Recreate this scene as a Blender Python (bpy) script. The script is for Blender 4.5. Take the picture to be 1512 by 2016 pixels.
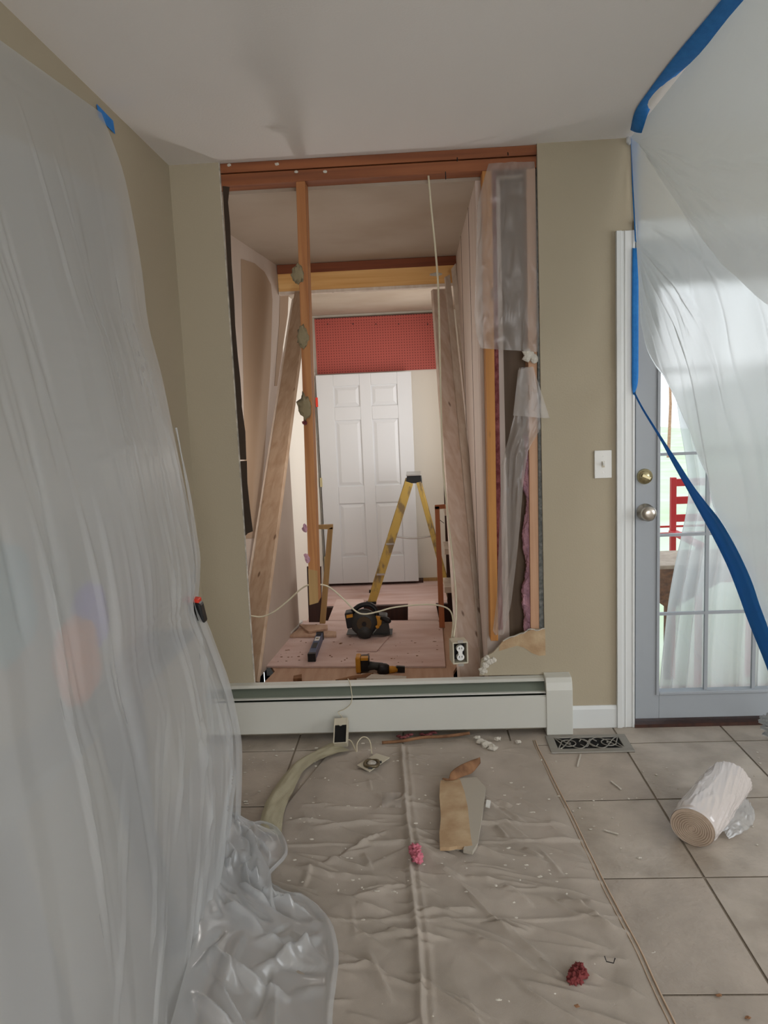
import bpy, bmesh, math, random
import numpy as np
from mathutils import Vector, Matrix, noise
for o in list(bpy.data.objects): bpy.data.objects.remove(o)
S = bpy.context.scene
COL = S.collection
rnd = random.Random(7)
V = Vector
# ------------------------------------------------------------------ camera
F, PIT, ROL, YAW, H, D = 1504.13, -0.13443, 0.043546, 0.048506, 1.42, 3.2233
RM = Matrix.Rotation(YAW, 3, 'Z') @ Matrix.Rotation(PIT, 3, 'X') @ Matrix.Rotation(ROL, 3, 'Y')
cd = bpy.data.cameras.new('camera'); cam = bpy.data.objects.new('camera', cd); COL.objects.link(cam)
ax, ay, az = RM @ V((1, 0, 0)), RM @ V((0, 1, 0)), RM @ V((0, 0, 1))
m = Matrix((ax, az, -ay)).transposed().to_4x4(); m.translation = V((0, 0, H)); cam.matrix_world = m
cd.sensor_fit = 'VERTICAL'; cd.sensor_height = 36; cd.lens = F * 36 / 2016; cd.clip_start = .02; cd.clip_end = 200
S.camera = cam
S.view_settings.view_transform = 'Standard'; S.view_settings.look = 'None'
S.view_settings.gamma = 1; S.view_settings.use_curve_mapping = False
S.view_settings.exposure = 0.0
# ------------------------------------------------------------------ world and lights
def srgb(r, g, b):
    f = lambda c: (c / 255 / 12.92) if c <= 10 else ((c / 255 + .055) / 1.055) ** 2.4
    return (f(r), f(g), f(b), 1)
w = bpy.data.worlds.new('sky'); S.world = w; w.use_nodes = True
nt = w.node_tree; bg = nt.nodes['Background']
tc = nt.nodes.new('ShaderNodeTexCoord'); sx = nt.nodes.new('ShaderNodeSeparateXYZ'); rp = nt.nodes.new('ShaderNodeValToRGB')
nt.links.new(tc.outputs['Generated'], sx.inputs[0]); nt.links.new(sx.outputs['Z'], rp.inputs[0]); nt.links.new(rp.outputs[0], bg.inputs[0])
rp.color_ramp.elements[0].position = 0; rp.color_ramp.elements[0].color = (.92, .97, 1, 1)
rp.color_ramp.elements[1].position = 1; rp.color_ramp.elements[1].color = (.72, .84, 1, 1)
bg.inputs[1].default_value = 1.9
def area(name, loc, rot, sx_, sy_, p, col):
    l = bpy.data.lights.new(name, 'AREA'); l.shape = 'RECTANGLE'; l.size = sx_; l.size_y = sy_; l.energy = p; l.color = col
    o = bpy.data.objects.new(name, l); COL.objects.link(o); o.location = loc; o.rotation_euler = rot; return o
area('rear_window_daylight', (1.2, -2.9, 1.45), (math.radians(90), 0, 0), 2.6, 1.5, 68, (1, .985, .985))
area('side_window_daylight', (3.35, 1.2, 1.45), (math.radians(90), 0, math.radians(90)), 2.6, 1.5, 30, (.96, .98, 1))
def point_light(name, loc, p, col, r):
    l = bpy.data.lights.new(name, 'POINT'); l.energy = p; l.color = col; l.shadow_soft_size = r
    o = bpy.data.objects.new(name, l); COL.objects.link(o); o.location = loc
point_light('passage_fill_light', (-.492, 3.75, 1.32), 6.2, (1, .95, .91), .028)  # added point light, hidden behind the hanging stud to brighten the passage
area('far_room_fill_light', (.44, 6.3, 1.35), (math.radians(90), 0, math.radians(90)), 1.3, 1.3, 19, (1, .98, .97))  # added area light out of view to brighten the far room; no window here
# ------------------------------------------------------------------ pixel -> point on a real plane
def W(px, py, Y=None, Z=None, X=None):
    d = RM @ V(((px - 756) / F, 1, -(py - 1008) / F))
    t = Y / d.y if Y is not None else ((Z - H) / d.z if Z is not None else X / d.x)
    return V((d.x * t, d.y * t, H + d.z * t))
# ------------------------------------------------------------------ materials
def mat(name, base, rough=.6, metal=0, c2=None, scale=(8, 8, 8), detail=4, mix=(.35, .7), bump=0, bscale=60, spec=.4, coat=0):
    m = bpy.data.materials.new(name); m.use_nodes = True; n = m.node_tree.nodes; L = m.node_tree.links
    b = n['Principled BSDF']; b.inputs['Roughness'].default_value = rough; b.inputs['Metallic'].default_value = metal
    b.inputs['Specular IOR Level'].default_value = spec; b.inputs['Coat Weight'].default_value = coat
    b.inputs['Base Color'].default_value = base
    t = n.new('ShaderNodeTexCoord')
    if c2:
        mp = n.new('ShaderNodeMapping'); mp.inputs['Scale'].default_value = scale
        nz = n.new('ShaderNodeTexNoise'); nz.inputs['Scale'].default_value = 1; nz.inputs['Detail'].default_value = detail
        r = n.new('ShaderNodeValToRGB'); r.color_ramp.elements[0].position = mix[0]; r.color_ramp.elements[1].position = mix[1]
        r.color_ramp.elements[0].color = base; r.color_ramp.elements[1].color = c2
        L.new(t.outputs['Object'], mp.inputs[0]); L.new(mp.outputs[0], nz.inputs[0]); L.new(nz.outputs[0], r.inputs[0]); L.new(r.outputs[0], b.inputs['Base Color'])
    if bump:
        nb = n.new('ShaderNodeTexNoise'); nb.inputs['Scale'].default_value = bscale; nb.inputs['Detail'].default_value = 5
        bp = n.new('ShaderNodeBump'); bp.inputs['Strength'].default_value = bump; bp.inputs['Distance'].default_value = .01
        L.new(t.outputs['Object'], nb.inputs[0]); L.new(nb.outputs[0], bp.inputs['Height']); L.new(bp.outputs[0], b.inputs['Normal'])
    return m
def wood(name, a, b_, axis='z', knots=True, rough=.65, st=1.0):
    m = bpy.data.materials.new(name); m.use_nodes = True; n = m.node_tree.nodes; L = m.node_tree.links
    b = n['Principled BSDF']; b.inputs['Roughness'].default_value = rough
    t = n.new('ShaderNodeTexCoord'); mp = n.new('ShaderNodeMapping')
    s = {'x': (1.2, 30, 30), 'y': (30, 1.2, 30), 'z': (30, 30, 1.2)}[axis]; mp.inputs['Scale'].default_value = [q * st for q in s]
    nz = n.new('ShaderNodeTexNoise'); nz.inputs['Scale'].default_value = 1; nz.inputs['Detail'].default_value = 6; nz.inputs['Distortion'].default_value = .6
    r = n.new('ShaderNodeValToRGB'); r.color_ramp.elements[0].position = .3; r.color_ramp.elements[1].position = .72
    r.color_ramp.elements[0].color = a; r.color_ramp.elements[1].color = b_
    L.new(t.outputs['Object'], mp.inputs[0]); L.new(mp.outputs[0], nz.inputs[0]); L.new(nz.outputs[0], r.inputs[0])
    out = r.outputs[0]
    if knots:
        mk = n.new('ShaderNodeMapping'); mk.inputs['Scale'].default_value = {'x': (3, 9, 9), 'y': (9, 3, 9), 'z': (9, 9, 3)}[axis]
        vo = n.new('ShaderNodeTexVoronoi'); vo.inputs['Scale'].default_value = 1
        kr = n.new('ShaderNodeValToRGB'); kr.color_ramp.elements[0].position = .05; kr.color_ramp.elements[1].position = .1
        kr.color_ramp.elements[0].color = (.25, .16, .1, 1); kr.color_ramp.elements[1].color = (1, 1, 1, 1)
        mx = n.new('ShaderNodeMix'); mx.data_type = 'RGBA'; mx.blend_type = 'MULTIPLY'; mx.inputs[0].default_value = .8
        L.new(t.outputs['Object'], mk.inputs[0]); L.new(mk.outputs[0], vo.inputs[0]); L.new(vo.outputs['Distance'], kr.inputs[0])
        L.new(out, mx.inputs[6]); L.new(kr.outputs[0], mx.inputs[7]); out = mx.outputs[2]
    L.new(out, b.inputs['Base Color'])
    bp = n.new('ShaderNodeBump'); bp.inputs['Strength'].default_value = .15; bp.inputs['Distance'].default_value = .005
    L.new(nz.outputs[0], bp.inputs['Height']); L.new(bp.outputs[0], b.inputs['Normal'])
    return m
def film(name, transp, col, rough=.3, transl=.5, bump=.5, stretch=(1, 1, 1), bs=9, gloss=.12, blur=0):
    m = bpy.data.materials.new(name); m.use_nodes = True; n = m.node_tree.nodes; L = m.node_tree.links; n.clear()
    o = n.new('ShaderNodeOutputMaterial'); tr = n.new('ShaderNodeBsdfTransparent'); df = n.new('ShaderNodeBsdfDiffuse'); tl = n.new('ShaderNodeBsdfTranslucent')
    gl = n.new('ShaderNodeBsdfGlossy'); gl.inputs['Roughness'].default_value = rough
    df.inputs[0].default_value = col; tl.inputs[0].default_value = col; tr.inputs[0].default_value = (.97, .98, .98, 1)
    t = n.new('ShaderNodeTexCoord'); mp = n.new('ShaderNodeMapping'); mp.inputs['Scale'].default_value = stretch
    nz = n.new('ShaderNodeTexNoise'); nz.inputs['Scale'].default_value = bs; nz.inputs['Detail'].default_value = 3; nz.inputs['Distortion'].default_value = 1.2
    nz.noise_type = 'RIDGED_MULTIFRACTAL'
    bp = n.new('ShaderNodeBump'); bp.inputs['Strength'].default_value = bump; bp.inputs['Distance'].default_value = .01
    L.new(t.outputs['Object'], mp.inputs[0]); L.new(mp.outputs[0], nz.inputs[0]); L.new(nz.outputs[0], bp.inputs['Height'])
    for q in (df, tl, gl): L.new(bp.outputs[0], q.inputs['Normal'])
    m1 = n.new('ShaderNodeMixShader'); m1.inputs[0].default_value = transl; L.new(df.outputs[0], m1.inputs[1]); L.new(tl.outputs[0], m1.inputs[2])
    m2 = n.new('ShaderNodeMixShader'); m2.inputs[0].default_value = gloss; L.new(m1.outputs[0], m2.inputs[1]); L.new(gl.outputs[0], m2.inputs[2])
    m3 = n.new('ShaderNodeMixShader'); m3.inputs[0].default_value = transp; L.new(m2.outputs[0], m3.inputs[1]); L.new(tr.outputs[0], m3.inputs[2])
    if blur:      # real plastic scatters what lies behind it: rough, nearly index-matched transmission
        rf_ = n.new('ShaderNodeBsdfRefraction'); rf_.inputs['Roughness'].default_value = blur; rf_.inputs['IOR'].default_value = 1.12
        rf_.inputs['Color'].default_value = (.97, .98, .98, 1); L.new(rf_.outputs[0], m3.inputs[2])
    L.new(m3.outputs[0], o.inputs[0]); return m
M = {}
M['ceil'] = mat('ceiling_paint', srgb(232, 229, 226), .85, bump=.08, bscale=120)
M['wall'] = mat('khaki_wall_paint', srgb(174, 163, 141), .75, bump=.08, bscale=140)
M['trim'] = mat('white_trim_paint', srgb(216, 219, 218), .4)
M['door'] = mat('grey_white_door_paint', srgb(158, 164, 170), .45)
M['heater'] = mat('cream_enamel', srgb(208, 208, 200), .35)
M['heater_in'] = mat('dull_green_metal', srgb(96, 104, 92), .5, .4)
M['dark'] = mat('shade_black', srgb(14, 12, 11), .9)  # near-black that stands in for the shade inside voids and recesses
M['gypsum'] = mat('gypsum_edge', srgb(215, 208, 195), .9, c2=srgb(150, 145, 135), scale=(30, 30, 30), bump=.5, bscale=200)
M['kraft'] = mat('kraft_paper', srgb(172, 142, 108), .8, c2=srgb(200, 176, 142), scale=(12, 12, 12), bump=.2)
M['tile'] = mat('beige_tile', srgb(186, 175, 162), .42, c2=srgb(158, 147, 134), scale=(7, 7, 7), detail=12, mix=(.35, .65), bump=.22, bscale=60)
M['tile2'] = mat('beige_tile_warm', srgb(180, 168, 155), .45, c2=srgb(160, 149, 137), scale=(6, 6, 6), detail=12, mix=(.35, .65), bump=.22, bscale=60)
M['grout'] = mat('grout', srgb(140, 129, 115), .9, bump=.3, bscale=200)
M['canvas'] = mat('canvas_cloth', srgb(180, 169, 157), .9, c2=srgb(164, 154, 142), scale=(6, 6, 6), detail=8, bump=.25, bscale=500)
M['canvas2'] = mat('canvas_underside', srgb(176, 169, 144), .9, bump=.25, bscale=400)
M['thread'] = mat('hem_thread', srgb(196, 170, 146), .9)
M['old'] = wood('old_pine_brown', srgb(116, 62, 32), srgb(156, 92, 52), 'x')
M['stud'] = wood('old_pine_stud', srgb(156, 96, 50), srgb(194, 136, 82), 'z')
M['studR'] = wood('amber_pine_stud', srgb(166, 108, 50), srgb(200, 140, 72), 'z')
M['yellow'] = wood('lit_yellow_pine', srgb(222, 164, 92), srgb(244, 200, 132), 'x')  # bright yellow carries the light falling on the second header board
M['plate2'] = wood('shaded_red_brown_pine', srgb(110, 52, 22), srgb(138, 72, 34), 'x', False)  # brown darkened for the shade on the front of the second header plate
M['pine'] = wood('new_pine_board', srgb(212, 188, 168), srgb(234, 218, 206), 'z', st=.8)
M['pineL'] = wood('tan_pine_board', srgb(172, 144, 118), srgb(196, 172, 148), 'z', st=.8)
M['pine2'] = wood('pale_pine_board', srgb(214, 196, 178), srgb(232, 220, 206), 'z', st=.8)
M['ply'] = mat('sawdusty_plywood', srgb(208, 178, 168), .85, c2=srgb(226, 204, 198), scale=(3, 9, 3), detail=8, bump=.15, bscale=80)
M['ply2'] = mat('plywood_edge_brown', srgb(184, 150, 126), .8, c2=srgb(200, 168, 144), scale=(30, 3, 10))
M['brown'] = wood('dark_brown_board', srgb(52, 28, 20), srgb(72, 40, 28), 'z', False)
M['paper'] = mat('building_paper', srgb(54, 42, 32), .85, c2=srgb(66, 52, 40), scale=(5, 5, 2))
M['reddish'] = wood('red_pine_trim', srgb(158, 92, 56), srgb(186, 116, 74), 'z', False)
M['tan'] = wood('tan_trim_wood', srgb(158, 124, 76), srgb(182, 146, 94), 'z', False)
M['hallwall'] = mat('joint_compound_wall', srgb(204, 190, 178), .85, c2=srgb(190, 174, 160), scale=(2, 2, 1))
M['tanwall'] = mat('unpainted_drywall', srgb(172, 148, 124), .85)
M['hallceil'] = mat('passage_ceiling', srgb(176, 162, 146), .9, c2=srgb(166, 150, 132), scale=(1.5, 1.5, 1), mix=(.4, .6))
M['hallR'] = wood('whitewashed_panel', srgb(202, 184, 172), srgb(218, 204, 194), 'z', False, st=.5)
M['farwall'] = mat('cream_far_wall', srgb(232, 226, 214), .8)
M['fardoor'] = mat('satin_white_door', srgb(222, 224, 226), .35)
M['farfloor'] = mat('dusty_pink_boards', srgb(214, 178, 168), .7, c2=srgb(232, 206, 202), scale=(2, 12, 2))
M['blue'] = mat('blue_tape', srgb(34, 122, 204), .7, c2=srgb(44, 134, 214), scale=(40, 40, 40), bump=.3, bscale=300)
M['pink'] = mat('pink_insulation', srgb(206, 158, 170), .95, c2=srgb(166, 128, 146), scale=(40, 40, 20), bump=1, bscale=90)
M['pinkdk'] = mat('dark_red_insulation', srgb(104, 44, 48), .95, c2=srgb(150, 90, 90), scale=(40, 40, 30), bump=1, bscale=90)  # dark red insulation, mottled with a lighter red
M['sheath'] = wood('grey_brown_sheathing', srgb(86, 68, 52), srgb(124, 104, 84), 'z', False, st=.4)
M['greyfuzz'] = mat('grey_foil_edge', srgb(104, 108, 108), .8, c2=srgb(150, 152, 148), scale=(60, 60, 60), bump=.8)
M['chrome'] = mat('satin_nickel', srgb(190, 184, 174), .3, 1)
M['brass'] = mat('polished_brass', srgb(206, 196, 156), .28, 1)
M['blackp'] = mat('black_plastic', srgb(24, 24, 26), .45)
M['greyp'] = mat('dark_grey_plastic', srgb(52, 52, 50), .5)
M['dewalt'] = mat('tool_yellow', srgb(196, 136, 38), .45)
M['fibre'] = mat('yellow_fibreglass', srgb(176, 146, 72), .5, c2=srgb(120, 100, 68), scale=(12, 12, 6), mix=(.5, .6))
M['alu'] = mat('aluminium', srgb(188, 186, 182), .35, .9)
M['white'] = mat('white_plastic', srgb(232, 232, 228), .4)
M['cream'] = mat('cream_cable', srgb(206, 196, 170), .5)
M['box'] = mat('aged_white_box', srgb(196, 188, 168), .6)
M['blueT'] = film('backlit_blue_tape', 0, srgb(52, 140, 204), .5, .5, .1, (1, 1, 1), 9, .03)
M['greenish'] = mat('drywall_scrap_green', srgb(140, 126, 98), .9, bump=.3)
M['plaster'] = mat('plaster_crumb', srgb(206, 200, 188), .9, bump=.6, bscale=120)
M['brownpaper'] = mat('torn_brown_paper', srgb(150, 110, 78), .85, c2=srgb(110, 76, 52), scale=(20, 20, 20))
M['red'] = mat('red_chair_paint', srgb(206, 50, 60), .5)
M['redstk'] = mat('orange_red_sticker', srgb(226, 62, 38), .5)
M['lawn'] = mat('lawn', srgb(198, 216, 170), .9, c2=srgb(220, 230, 204), scale=(1, 1, 1))
M['deck'] = wood('deck_boards', srgb(150, 110, 84), srgb(190, 150, 124), 'x', False)
M['wicker'] = mat('brown_wicker', srgb(140, 96, 66), .8, c2=srgb(96, 62, 44), scale=(40, 40, 40), bump=.5)
M['filmL'] = film('milky_film', .50, srgb(234, 236, 238), .4, .30, .25, (1.2, 1.2, .5), 5, .05)
M['filmL2'] = film('milky_inner_film', .66, srgb(234, 236, 238), .4, .30, .25, (1.2, 1.2, .5), 5, .05)
M['filmPool'] = film('crumpled_film', .50, srgb(232, 234, 236), .2, .35, .3, (1, 1, 1), 6, .16)
M['filmR'] = film('hazy_film', .62, srgb(226, 230, 230), .3, .6, .1, (1, .6, .6), 4, .06, .27)
M['filmR2'] = film('hazy_film_creased', .40, srgb(226, 228, 226), .35, .45, .25, (2, .8, 2.5), 7, .08)
M['filmC'] = film('clear_vapour_film', .62, srgb(206, 196, 188), .28, .3, .5, (4, 4, 1.2), 6, .10)
M['filmOut'] = film('outdoor_film', .15, srgb(235, 238, 240), .3, .6, .3, (8, 8, 1), 4)
# glass
g = bpy.data.materials.new('window_glass'); g.use_nodes = True; n = g.node_tree.nodes; n.clear()
o_ = n.new('ShaderNodeOutputMaterial'); tr_ = n.new('ShaderNodeBsdfTransparent'); gl_ = n.new('ShaderNodeBsdfGlossy'); gl_.inputs[1].default_value = .02
mx_ = n.new('ShaderNodeMixShader'); mx_.inputs[0].default_value = .06
g.node_tree.links.new(tr_.outputs[0], mx_.inputs[1]); g.node_tree.links.new(gl_.outputs[0], mx_.inputs[2]); g.node_tree.links.new(mx_.outputs[0], o_.inputs[0]); M['glass'] = g
# pegboard
pm = mat('red_pegboard', srgb(178, 86, 76), .6); n = pm.node_tree.nodes; L = pm.node_tree.links
t = n.new('ShaderNodeTexCoord'); mp = n.new('ShaderNodeMapping'); mp.inputs['Scale'].default_value = (1 / .0254,) * 3
fr = n.new('ShaderNodeVectorMath'); fr.operation = 'FRACTION'; sb = n.new('ShaderNodeVectorMath'); sb.operation = 'SUBTRACT'; sb.inputs[1].default_value = (.5, .5, .5)
ml = n.new('ShaderNodeVectorMath'); ml.operation = 'MULTIPLY'; ml.inputs[1].default_value = (1, 0, 1)
ln = n.new('ShaderNodeVectorMath'); ln.operation = 'LENGTH'; lt = n.new('ShaderNodeMath'); lt.operation = 'LESS_THAN'; lt.inputs[1].default_value = .19
mx = n.new('ShaderNodeMix'); mx.data_type = 'RGBA'; mx.inputs[6].default_value = srgb(178, 86, 76); mx.inputs[7].default_value = srgb(104, 42, 38)
for a, b in ((t.outputs['Object'], mp.inputs[0]), (mp.outputs[0], fr.inputs[0]), (fr.outputs[0], sb.inputs[0]), (sb.outputs[0], ml.inputs[0]), (ml.outputs[0], ln.inputs[0]), (ln.outputs['Value'], lt.inputs[0]), (lt.outputs[0], mx.inputs[0]), (mx.outputs[2], n['Principled BSDF'].inputs['Base Color'])): L.new(a, b)
M['peg'] = pm
# ------------------------------------------------------------------ builders
ORG = {}
def thing(name, label, cat, loc, group=None):
    o = bpy.data.objects.new(name, None); COL.objects.link(o); o.location = loc; o.empty_display_size = .05
    o['label'] = label; o['category'] = cat
    if group: o['group'] = group
    ORG[o.name] = V(loc); return o
def tag(o, label, cat, group=None):
    o['label'] = label; o['category'] = cat
    if group: o['group'] = group
    return o
def struct(o): o['kind'] = 'structure'; return o
class MB:
    def __init__(s): s.v = []; s.f = []
    def add(s, vs, fs):
        k = len(s.v); s.v += [V(q) for q in vs]; s.f += [[i + k for i in f] for f in fs]; return s
    def box(s, a, b):
        x0, y0, z0 = [min(p, q) for p, q in zip(a, b)]; x1, y1, z1 = [max(p, q) for p, q in zip(a, b)]
        return s.add([(x0, y0, z0), (x1, y0, z0), (x1, y1, z0), (x0, y1, z0), (x0, y0, z1), (x1, y0, z1), (x1, y1, z1), (x0, y1, z1)],
                     [(3, 2, 1, 0), (4, 5, 6, 7), (0, 1, 5, 4), (1, 2, 6, 5), (2, 3, 7, 6), (3, 0, 4, 7)])
    def obox(s, c, X, Y, Z):
        c = V(c); X = V(X); Y = V(Y); Z = V(Z)
        return s.add([c + i * X + j * Y + k * Z for k in (-1, 1) for i, j in ((-1, -1), (1, -1), (1, 1), (-1, 1))],
                     [(3, 2, 1, 0), (4, 5, 6, 7), (0, 1, 5, 4), (1, 2, 6, 5), (2, 3, 7, 6), (3, 0, 4, 7)])
    def prism(s, pts, vec):
        pts = [V(p) for p in pts]; n = len(pts); vec = V(vec)
        return s.add(pts + [p + vec for p in pts], [tuple(range(n - 1, -1, -1)), tuple(range(n, 2 * n))] + [(i, (i + 1) % n, (i + 1) % n + n, i + n) for i in range(n)])
    def beam(s, p, q, w, h, up=(0, 0, 1)):
        p = V(p); q = V(q); d = (q - p); u = V(up); a = d.cross(u).normalized(); b = a.cross(d).normalized()
        return s.obox((p + q) / 2, a * w / 2, d / 2, b * h / 2)
    def tube(s, path, r, seg=8, rs=None, cap=True):
        path = [V(p) for p in path]; n = len(path); k = len(s.v); prev = None
        for i, p in enumerate(path):
            d = (path[min(i + 1, n - 1)] - path[max(i - 1, 0)]).normalized()
            if prev is None: a = d.orthogonal().normalized()
            else: a = (prev - d * prev.dot(d)).normalized()
            prev = a; b = d.cross(a); rr = rs[i] if rs else r
            for j in range(seg):
                t = 2 * math.pi * j / seg; s.v.append(p + (a * math.cos(t) + b * math.sin(t)) * rr)
        for i in range(n - 1):
            for j in range(seg): s.f.append([k + i * seg + j, k + i * seg + (j + 1) % seg, k + (i + 1) * seg + (j + 1) % seg, k + (i + 1) * seg + j])
        if cap: s.f.append([k + j for j in range(seg - 1, -1, -1)]); s.f.append([k + (n - 1) * seg + j for j in range(seg)])
        return s
    def cyl(s, p, q, r, seg=20, r2=None): return s.tube([p, q], r, seg, [r, r if r2 is None else r2])
    def blob(s, c, r, seed=0, sq=(1, 1, 1), amp=.3, sub=2):
        b = bmesh.new(); bmesh.ops.create_icosphere(b, subdivisions=sub, radius=1)
        vs = []
        for q in b.verts:
            u = q.co.normalized(); o_ = V((seed * 3.1, seed, 0)); k = 1 + amp * (noise.noise(u * 2.2 + o_) + .6 * noise.noise(u * 4.7 + o_) + .4 * noise.noise(u * 10 + o_)); vs.append(V(c) + V((u.x * sq[0], u.y * sq[1], u.z * sq[2])) * r * k)
        s.add(vs, [[q.index for q in f.verts] for f in b.faces]); b.free(); return s
    def grid(s, fn, nu, nv):
        return s.add([fn(i / nu, j / nv) for j in range(nv + 1) for i in range(nu + 1)],
                     [(j * (nu + 1) + i, j * (nu + 1) + i + 1, (j + 1) * (nu + 1) + i + 1, (j + 1) * (nu + 1) + i) for j in range(nv) for i in range(nu)])
    def out(s, name, m, parent=None, smooth=False, bev=0, solid=0, label=None):
        me = bpy.data.meshes.new(name)
        if parent is not None: org = ORG[parent.name]
        else:
            xs = [q.x for q in s.v]; ys = [q.y for q in s.v]; zs = [q.z for q in s.v]
            org = V(((min(xs) + max(xs)) / 2, (min(ys) + max(ys)) / 2, min(zs)))
        me.from_pydata([q - org for q in s.v], [], s.f); me.materials.append(m if not isinstance(m, str) else M[m])
        b = bmesh.new(); b.from_mesh(me); 
        if len(b.faces) < 60000: bmesh.ops.recalc_face_normals(b, faces=b.faces)
        b.to_mesh(me); b.free()
        if smooth:
            for p in me.polygons: p.use_smooth = True
        o = bpy.data.objects.new(name, me); COL.objects.link(o)
        if parent is not None: o.parent = parent
        else: o.location = org
        ORG[o.name] = org
        if bev:
            q = o.modifiers.new('bevel', 'BEVEL'); q.width = bev; q.segments = 2; q.limit_method = 'ANGLE'; q.angle_limit = math.radians(40)
        if solid:
            q = o.modifiers.new('solid', 'SOLIDIFY'); q.thickness = solid; q.offset = 0
        if label: o['label'] = label
        return o
def lerp(a, b, t): return a + (b - a) * t
def spline(pts, n):
    pts = [V(p) for p in pts]; out = []; P = [pts[0] * 2 - pts[1]] + pts + [pts[-1] * 2 - pts[-2]]
    for i in range(1, len(P) - 2):
        for k in range(n):
            t = k / n; a, b, c, d = P[i - 1:i + 3]
            out.append(.5 * ((2 * b) + (c - a) * t + (2 * a - 5 * b + 4 * c - d) * t * t + (3 * b - a - 3 * c + d) * t ** 3))
    return out + [pts[-1]]
def along(pts, t):
    n = len(pts) - 1; x = min(max(t, 0), 1) * n; i = min(int(x), n - 1); return lerp(pts[i], pts[i + 1], x - i)
def fb(x, y, z=0, o=4):
    s = 0; a = 1; f = 1
    for _ in range(o): s += a * noise.noise(V((x * f, y * f, z + f))); a *= .5; f *= 2.1
    return s
def sm(t): t = min(1, max(0, t)); return t * t * (3 - 2 * t)
def ridge(x, y, z=0): return 1 - abs(noise.noise(V((x, y, z)))) * 2.2
XL, CZ = -.969, 2.435
# ================================================================== STRUCTURE
fl = struct(MB().box((XL - .1, -3, -.10), (3.4, D + .013, -.004)).out('floor', 'grout'))
T = .457; cells = []
for j in range(-6, 3):
    for i in range(-4, 5):
        x0 = .8004 + (i) * T - T; y0 = 2.598 + (j - 1) * T; x1 = x0 + T; y1 = y0 + T
        a = (max(x0 + .0035, XL), y0 + .0035); b = (min(x1 - .0035, 3.3), min(y1 - .0035, D))
        if b[0] - a[0] < .02 or b[1] - a[1] < .02: continue
        if y1 > D and y0 > D - .05: continue
        MB().box((a[0], a[1], -.003), (b[0], b[1], -.0002 + rnd.uniform(-.0004, 0))).out('floor_tile', 'tile' if rnd.random() < .6 else 'tile2', fl, bev=.0022)
# back wall drywall with opening and doorway
ox0, ox1 = -.765, .514; dx0, dx1, dz = .894, 1.712, 2.045
wb = MB().box((XL - .1, D, -.02), (ox0, D + .013, CZ)).box((ox0, D, -.02), (ox1, D + .013, .19)).box((ox1, D, -.02), (dx0, D + .013, CZ)).box((dx0, D, dz), (dx1, D + .013, CZ)).box((dx1, D, -.02), (3.4, D + .013, CZ))
wb = struct(wb.out('wall_back', 'wall'))
# exposed gypsum rim of the cut
MB().box((ox0, D - .0008, .19), (ox0 + .0035, D + .012, CZ)).out('cut_edge', 'gypsum', wb)
struct(MB().box((XL - .1, -3, -.02), (XL, D, CZ)).out('wall_left', 'wall'))
wr = MB().box((3.4, -3, -.02), (3.5, -.1, CZ)).box((3.4, 2.5, -.02), (3.5, D + .013, CZ)).box((3.4, -.1, -.02), (3.5, 2.5, .7)).box((3.4, -.1, 2.2), (3.5, 2.5, CZ))
struct(wr.out('wall_right', 'wall'))
wr = MB().box((XL - .1, -3.1, -.02), (-.1, -3, CZ)).box((2.5, -3.1, -.02), (3.5, -3, CZ)).box((-.1, -3.1, -.02), (2.5, -3, .7)).box((-.1, -3.1, 2.2), (2.5, -3, CZ))
struct(wr.out('wall_rear', 'wall'))
struct(MB().box((XL - .1, -3.1, CZ), (3.5, D + .02, CZ + .1)).out('ceiling', 'ceil'))
# passage
def qz(z): return z
HC = 2.335
lw = struct(MB().prism([(-.985, D + .1, -.02), (-.838, 4.93, -.02), (-.838, 4.93, HC), (-.985, D + .1, HC)], (-.1, 0, 0)).out('wall_passage_left', 'hallwall'))
def lwp(px, py, off=.002):
    a = V((-.985, D + .1, 0)); b = V((-.838, 4.93, 0)); nrm = V((b.y - a.y, -(b.x - a.x), 0)).normalized()
    d = RM @ V(((px - 756) / F, 1, -(py - 1008) / F)); o = V((0, 0, H)); t = (a - o).dot(nrm) / d.dot(nrm); return o + d * t + nrm * off
MB().prism([lwp(*q) for q in ((474, 510), (500, 518), (520, 535), (533, 560), (536, 590), (532, 720), (520, 900), (505, 1060), (484, 1060), (478, 700))], (-.0015, 0, 0)).out('bare_drywall_patch', 'tanwall', lw)
MB().prism([lwp(*q) for q in ((551, 570), (568, 574), (566, 620), (545, 760), (540, 760), (549, 640))], (-.0015, 0, 0)).out('bare_drywall_patch', 'tanwall', lw)
struct(MB().box((.275, D + .1, -.02), (.375, 4.93, HC)).out('wall_passage_right', 'hallR'))
for yy in (3.75, 4.35):
    MB().box((.2735, yy, 0), (.2755, yy + .004, HC)).out('panel_joint', 'brown', bpy.data.objects['wall_passage_right'])
struct(MB().box((-1.15, D + .1, HC), (.5, 7.6, HC + .08)).out('ceiling_passage', 'hallceil'))
hf = MB().prism([W(508, 1342, Z=-.012) + V((-.2, -.25, 0)), W(508, 1342, Z=-.012) + V((.1, -.25, 0)), W(521, 1342, Z=-.012), W(541, 1322, Z=-.012), W(530, 1306, Z=-.012), W(508, 1306, Z=-.012) + V((-.05, 0, 0)),
     V((-1.05, 4.98, -.012)), V((.27, 4.98, -.012)), V((.27, 4.15, -.012)), W(903, 1306, Z=-.012), W(893, 1322, Z=-.012), W(893, 1345, Z=-.012), V((.12, 3.34, -.012))], (0, 0, -.02))
struct(hf.out('floor_passage', 'ply2'))
struct(MB().box((-1.1, D + .02, -.6), (.4, 5.2, -.5)).out('floor_crawlspace', 'dark'))  # coloured black for the shade under the passage floor notches
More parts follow.
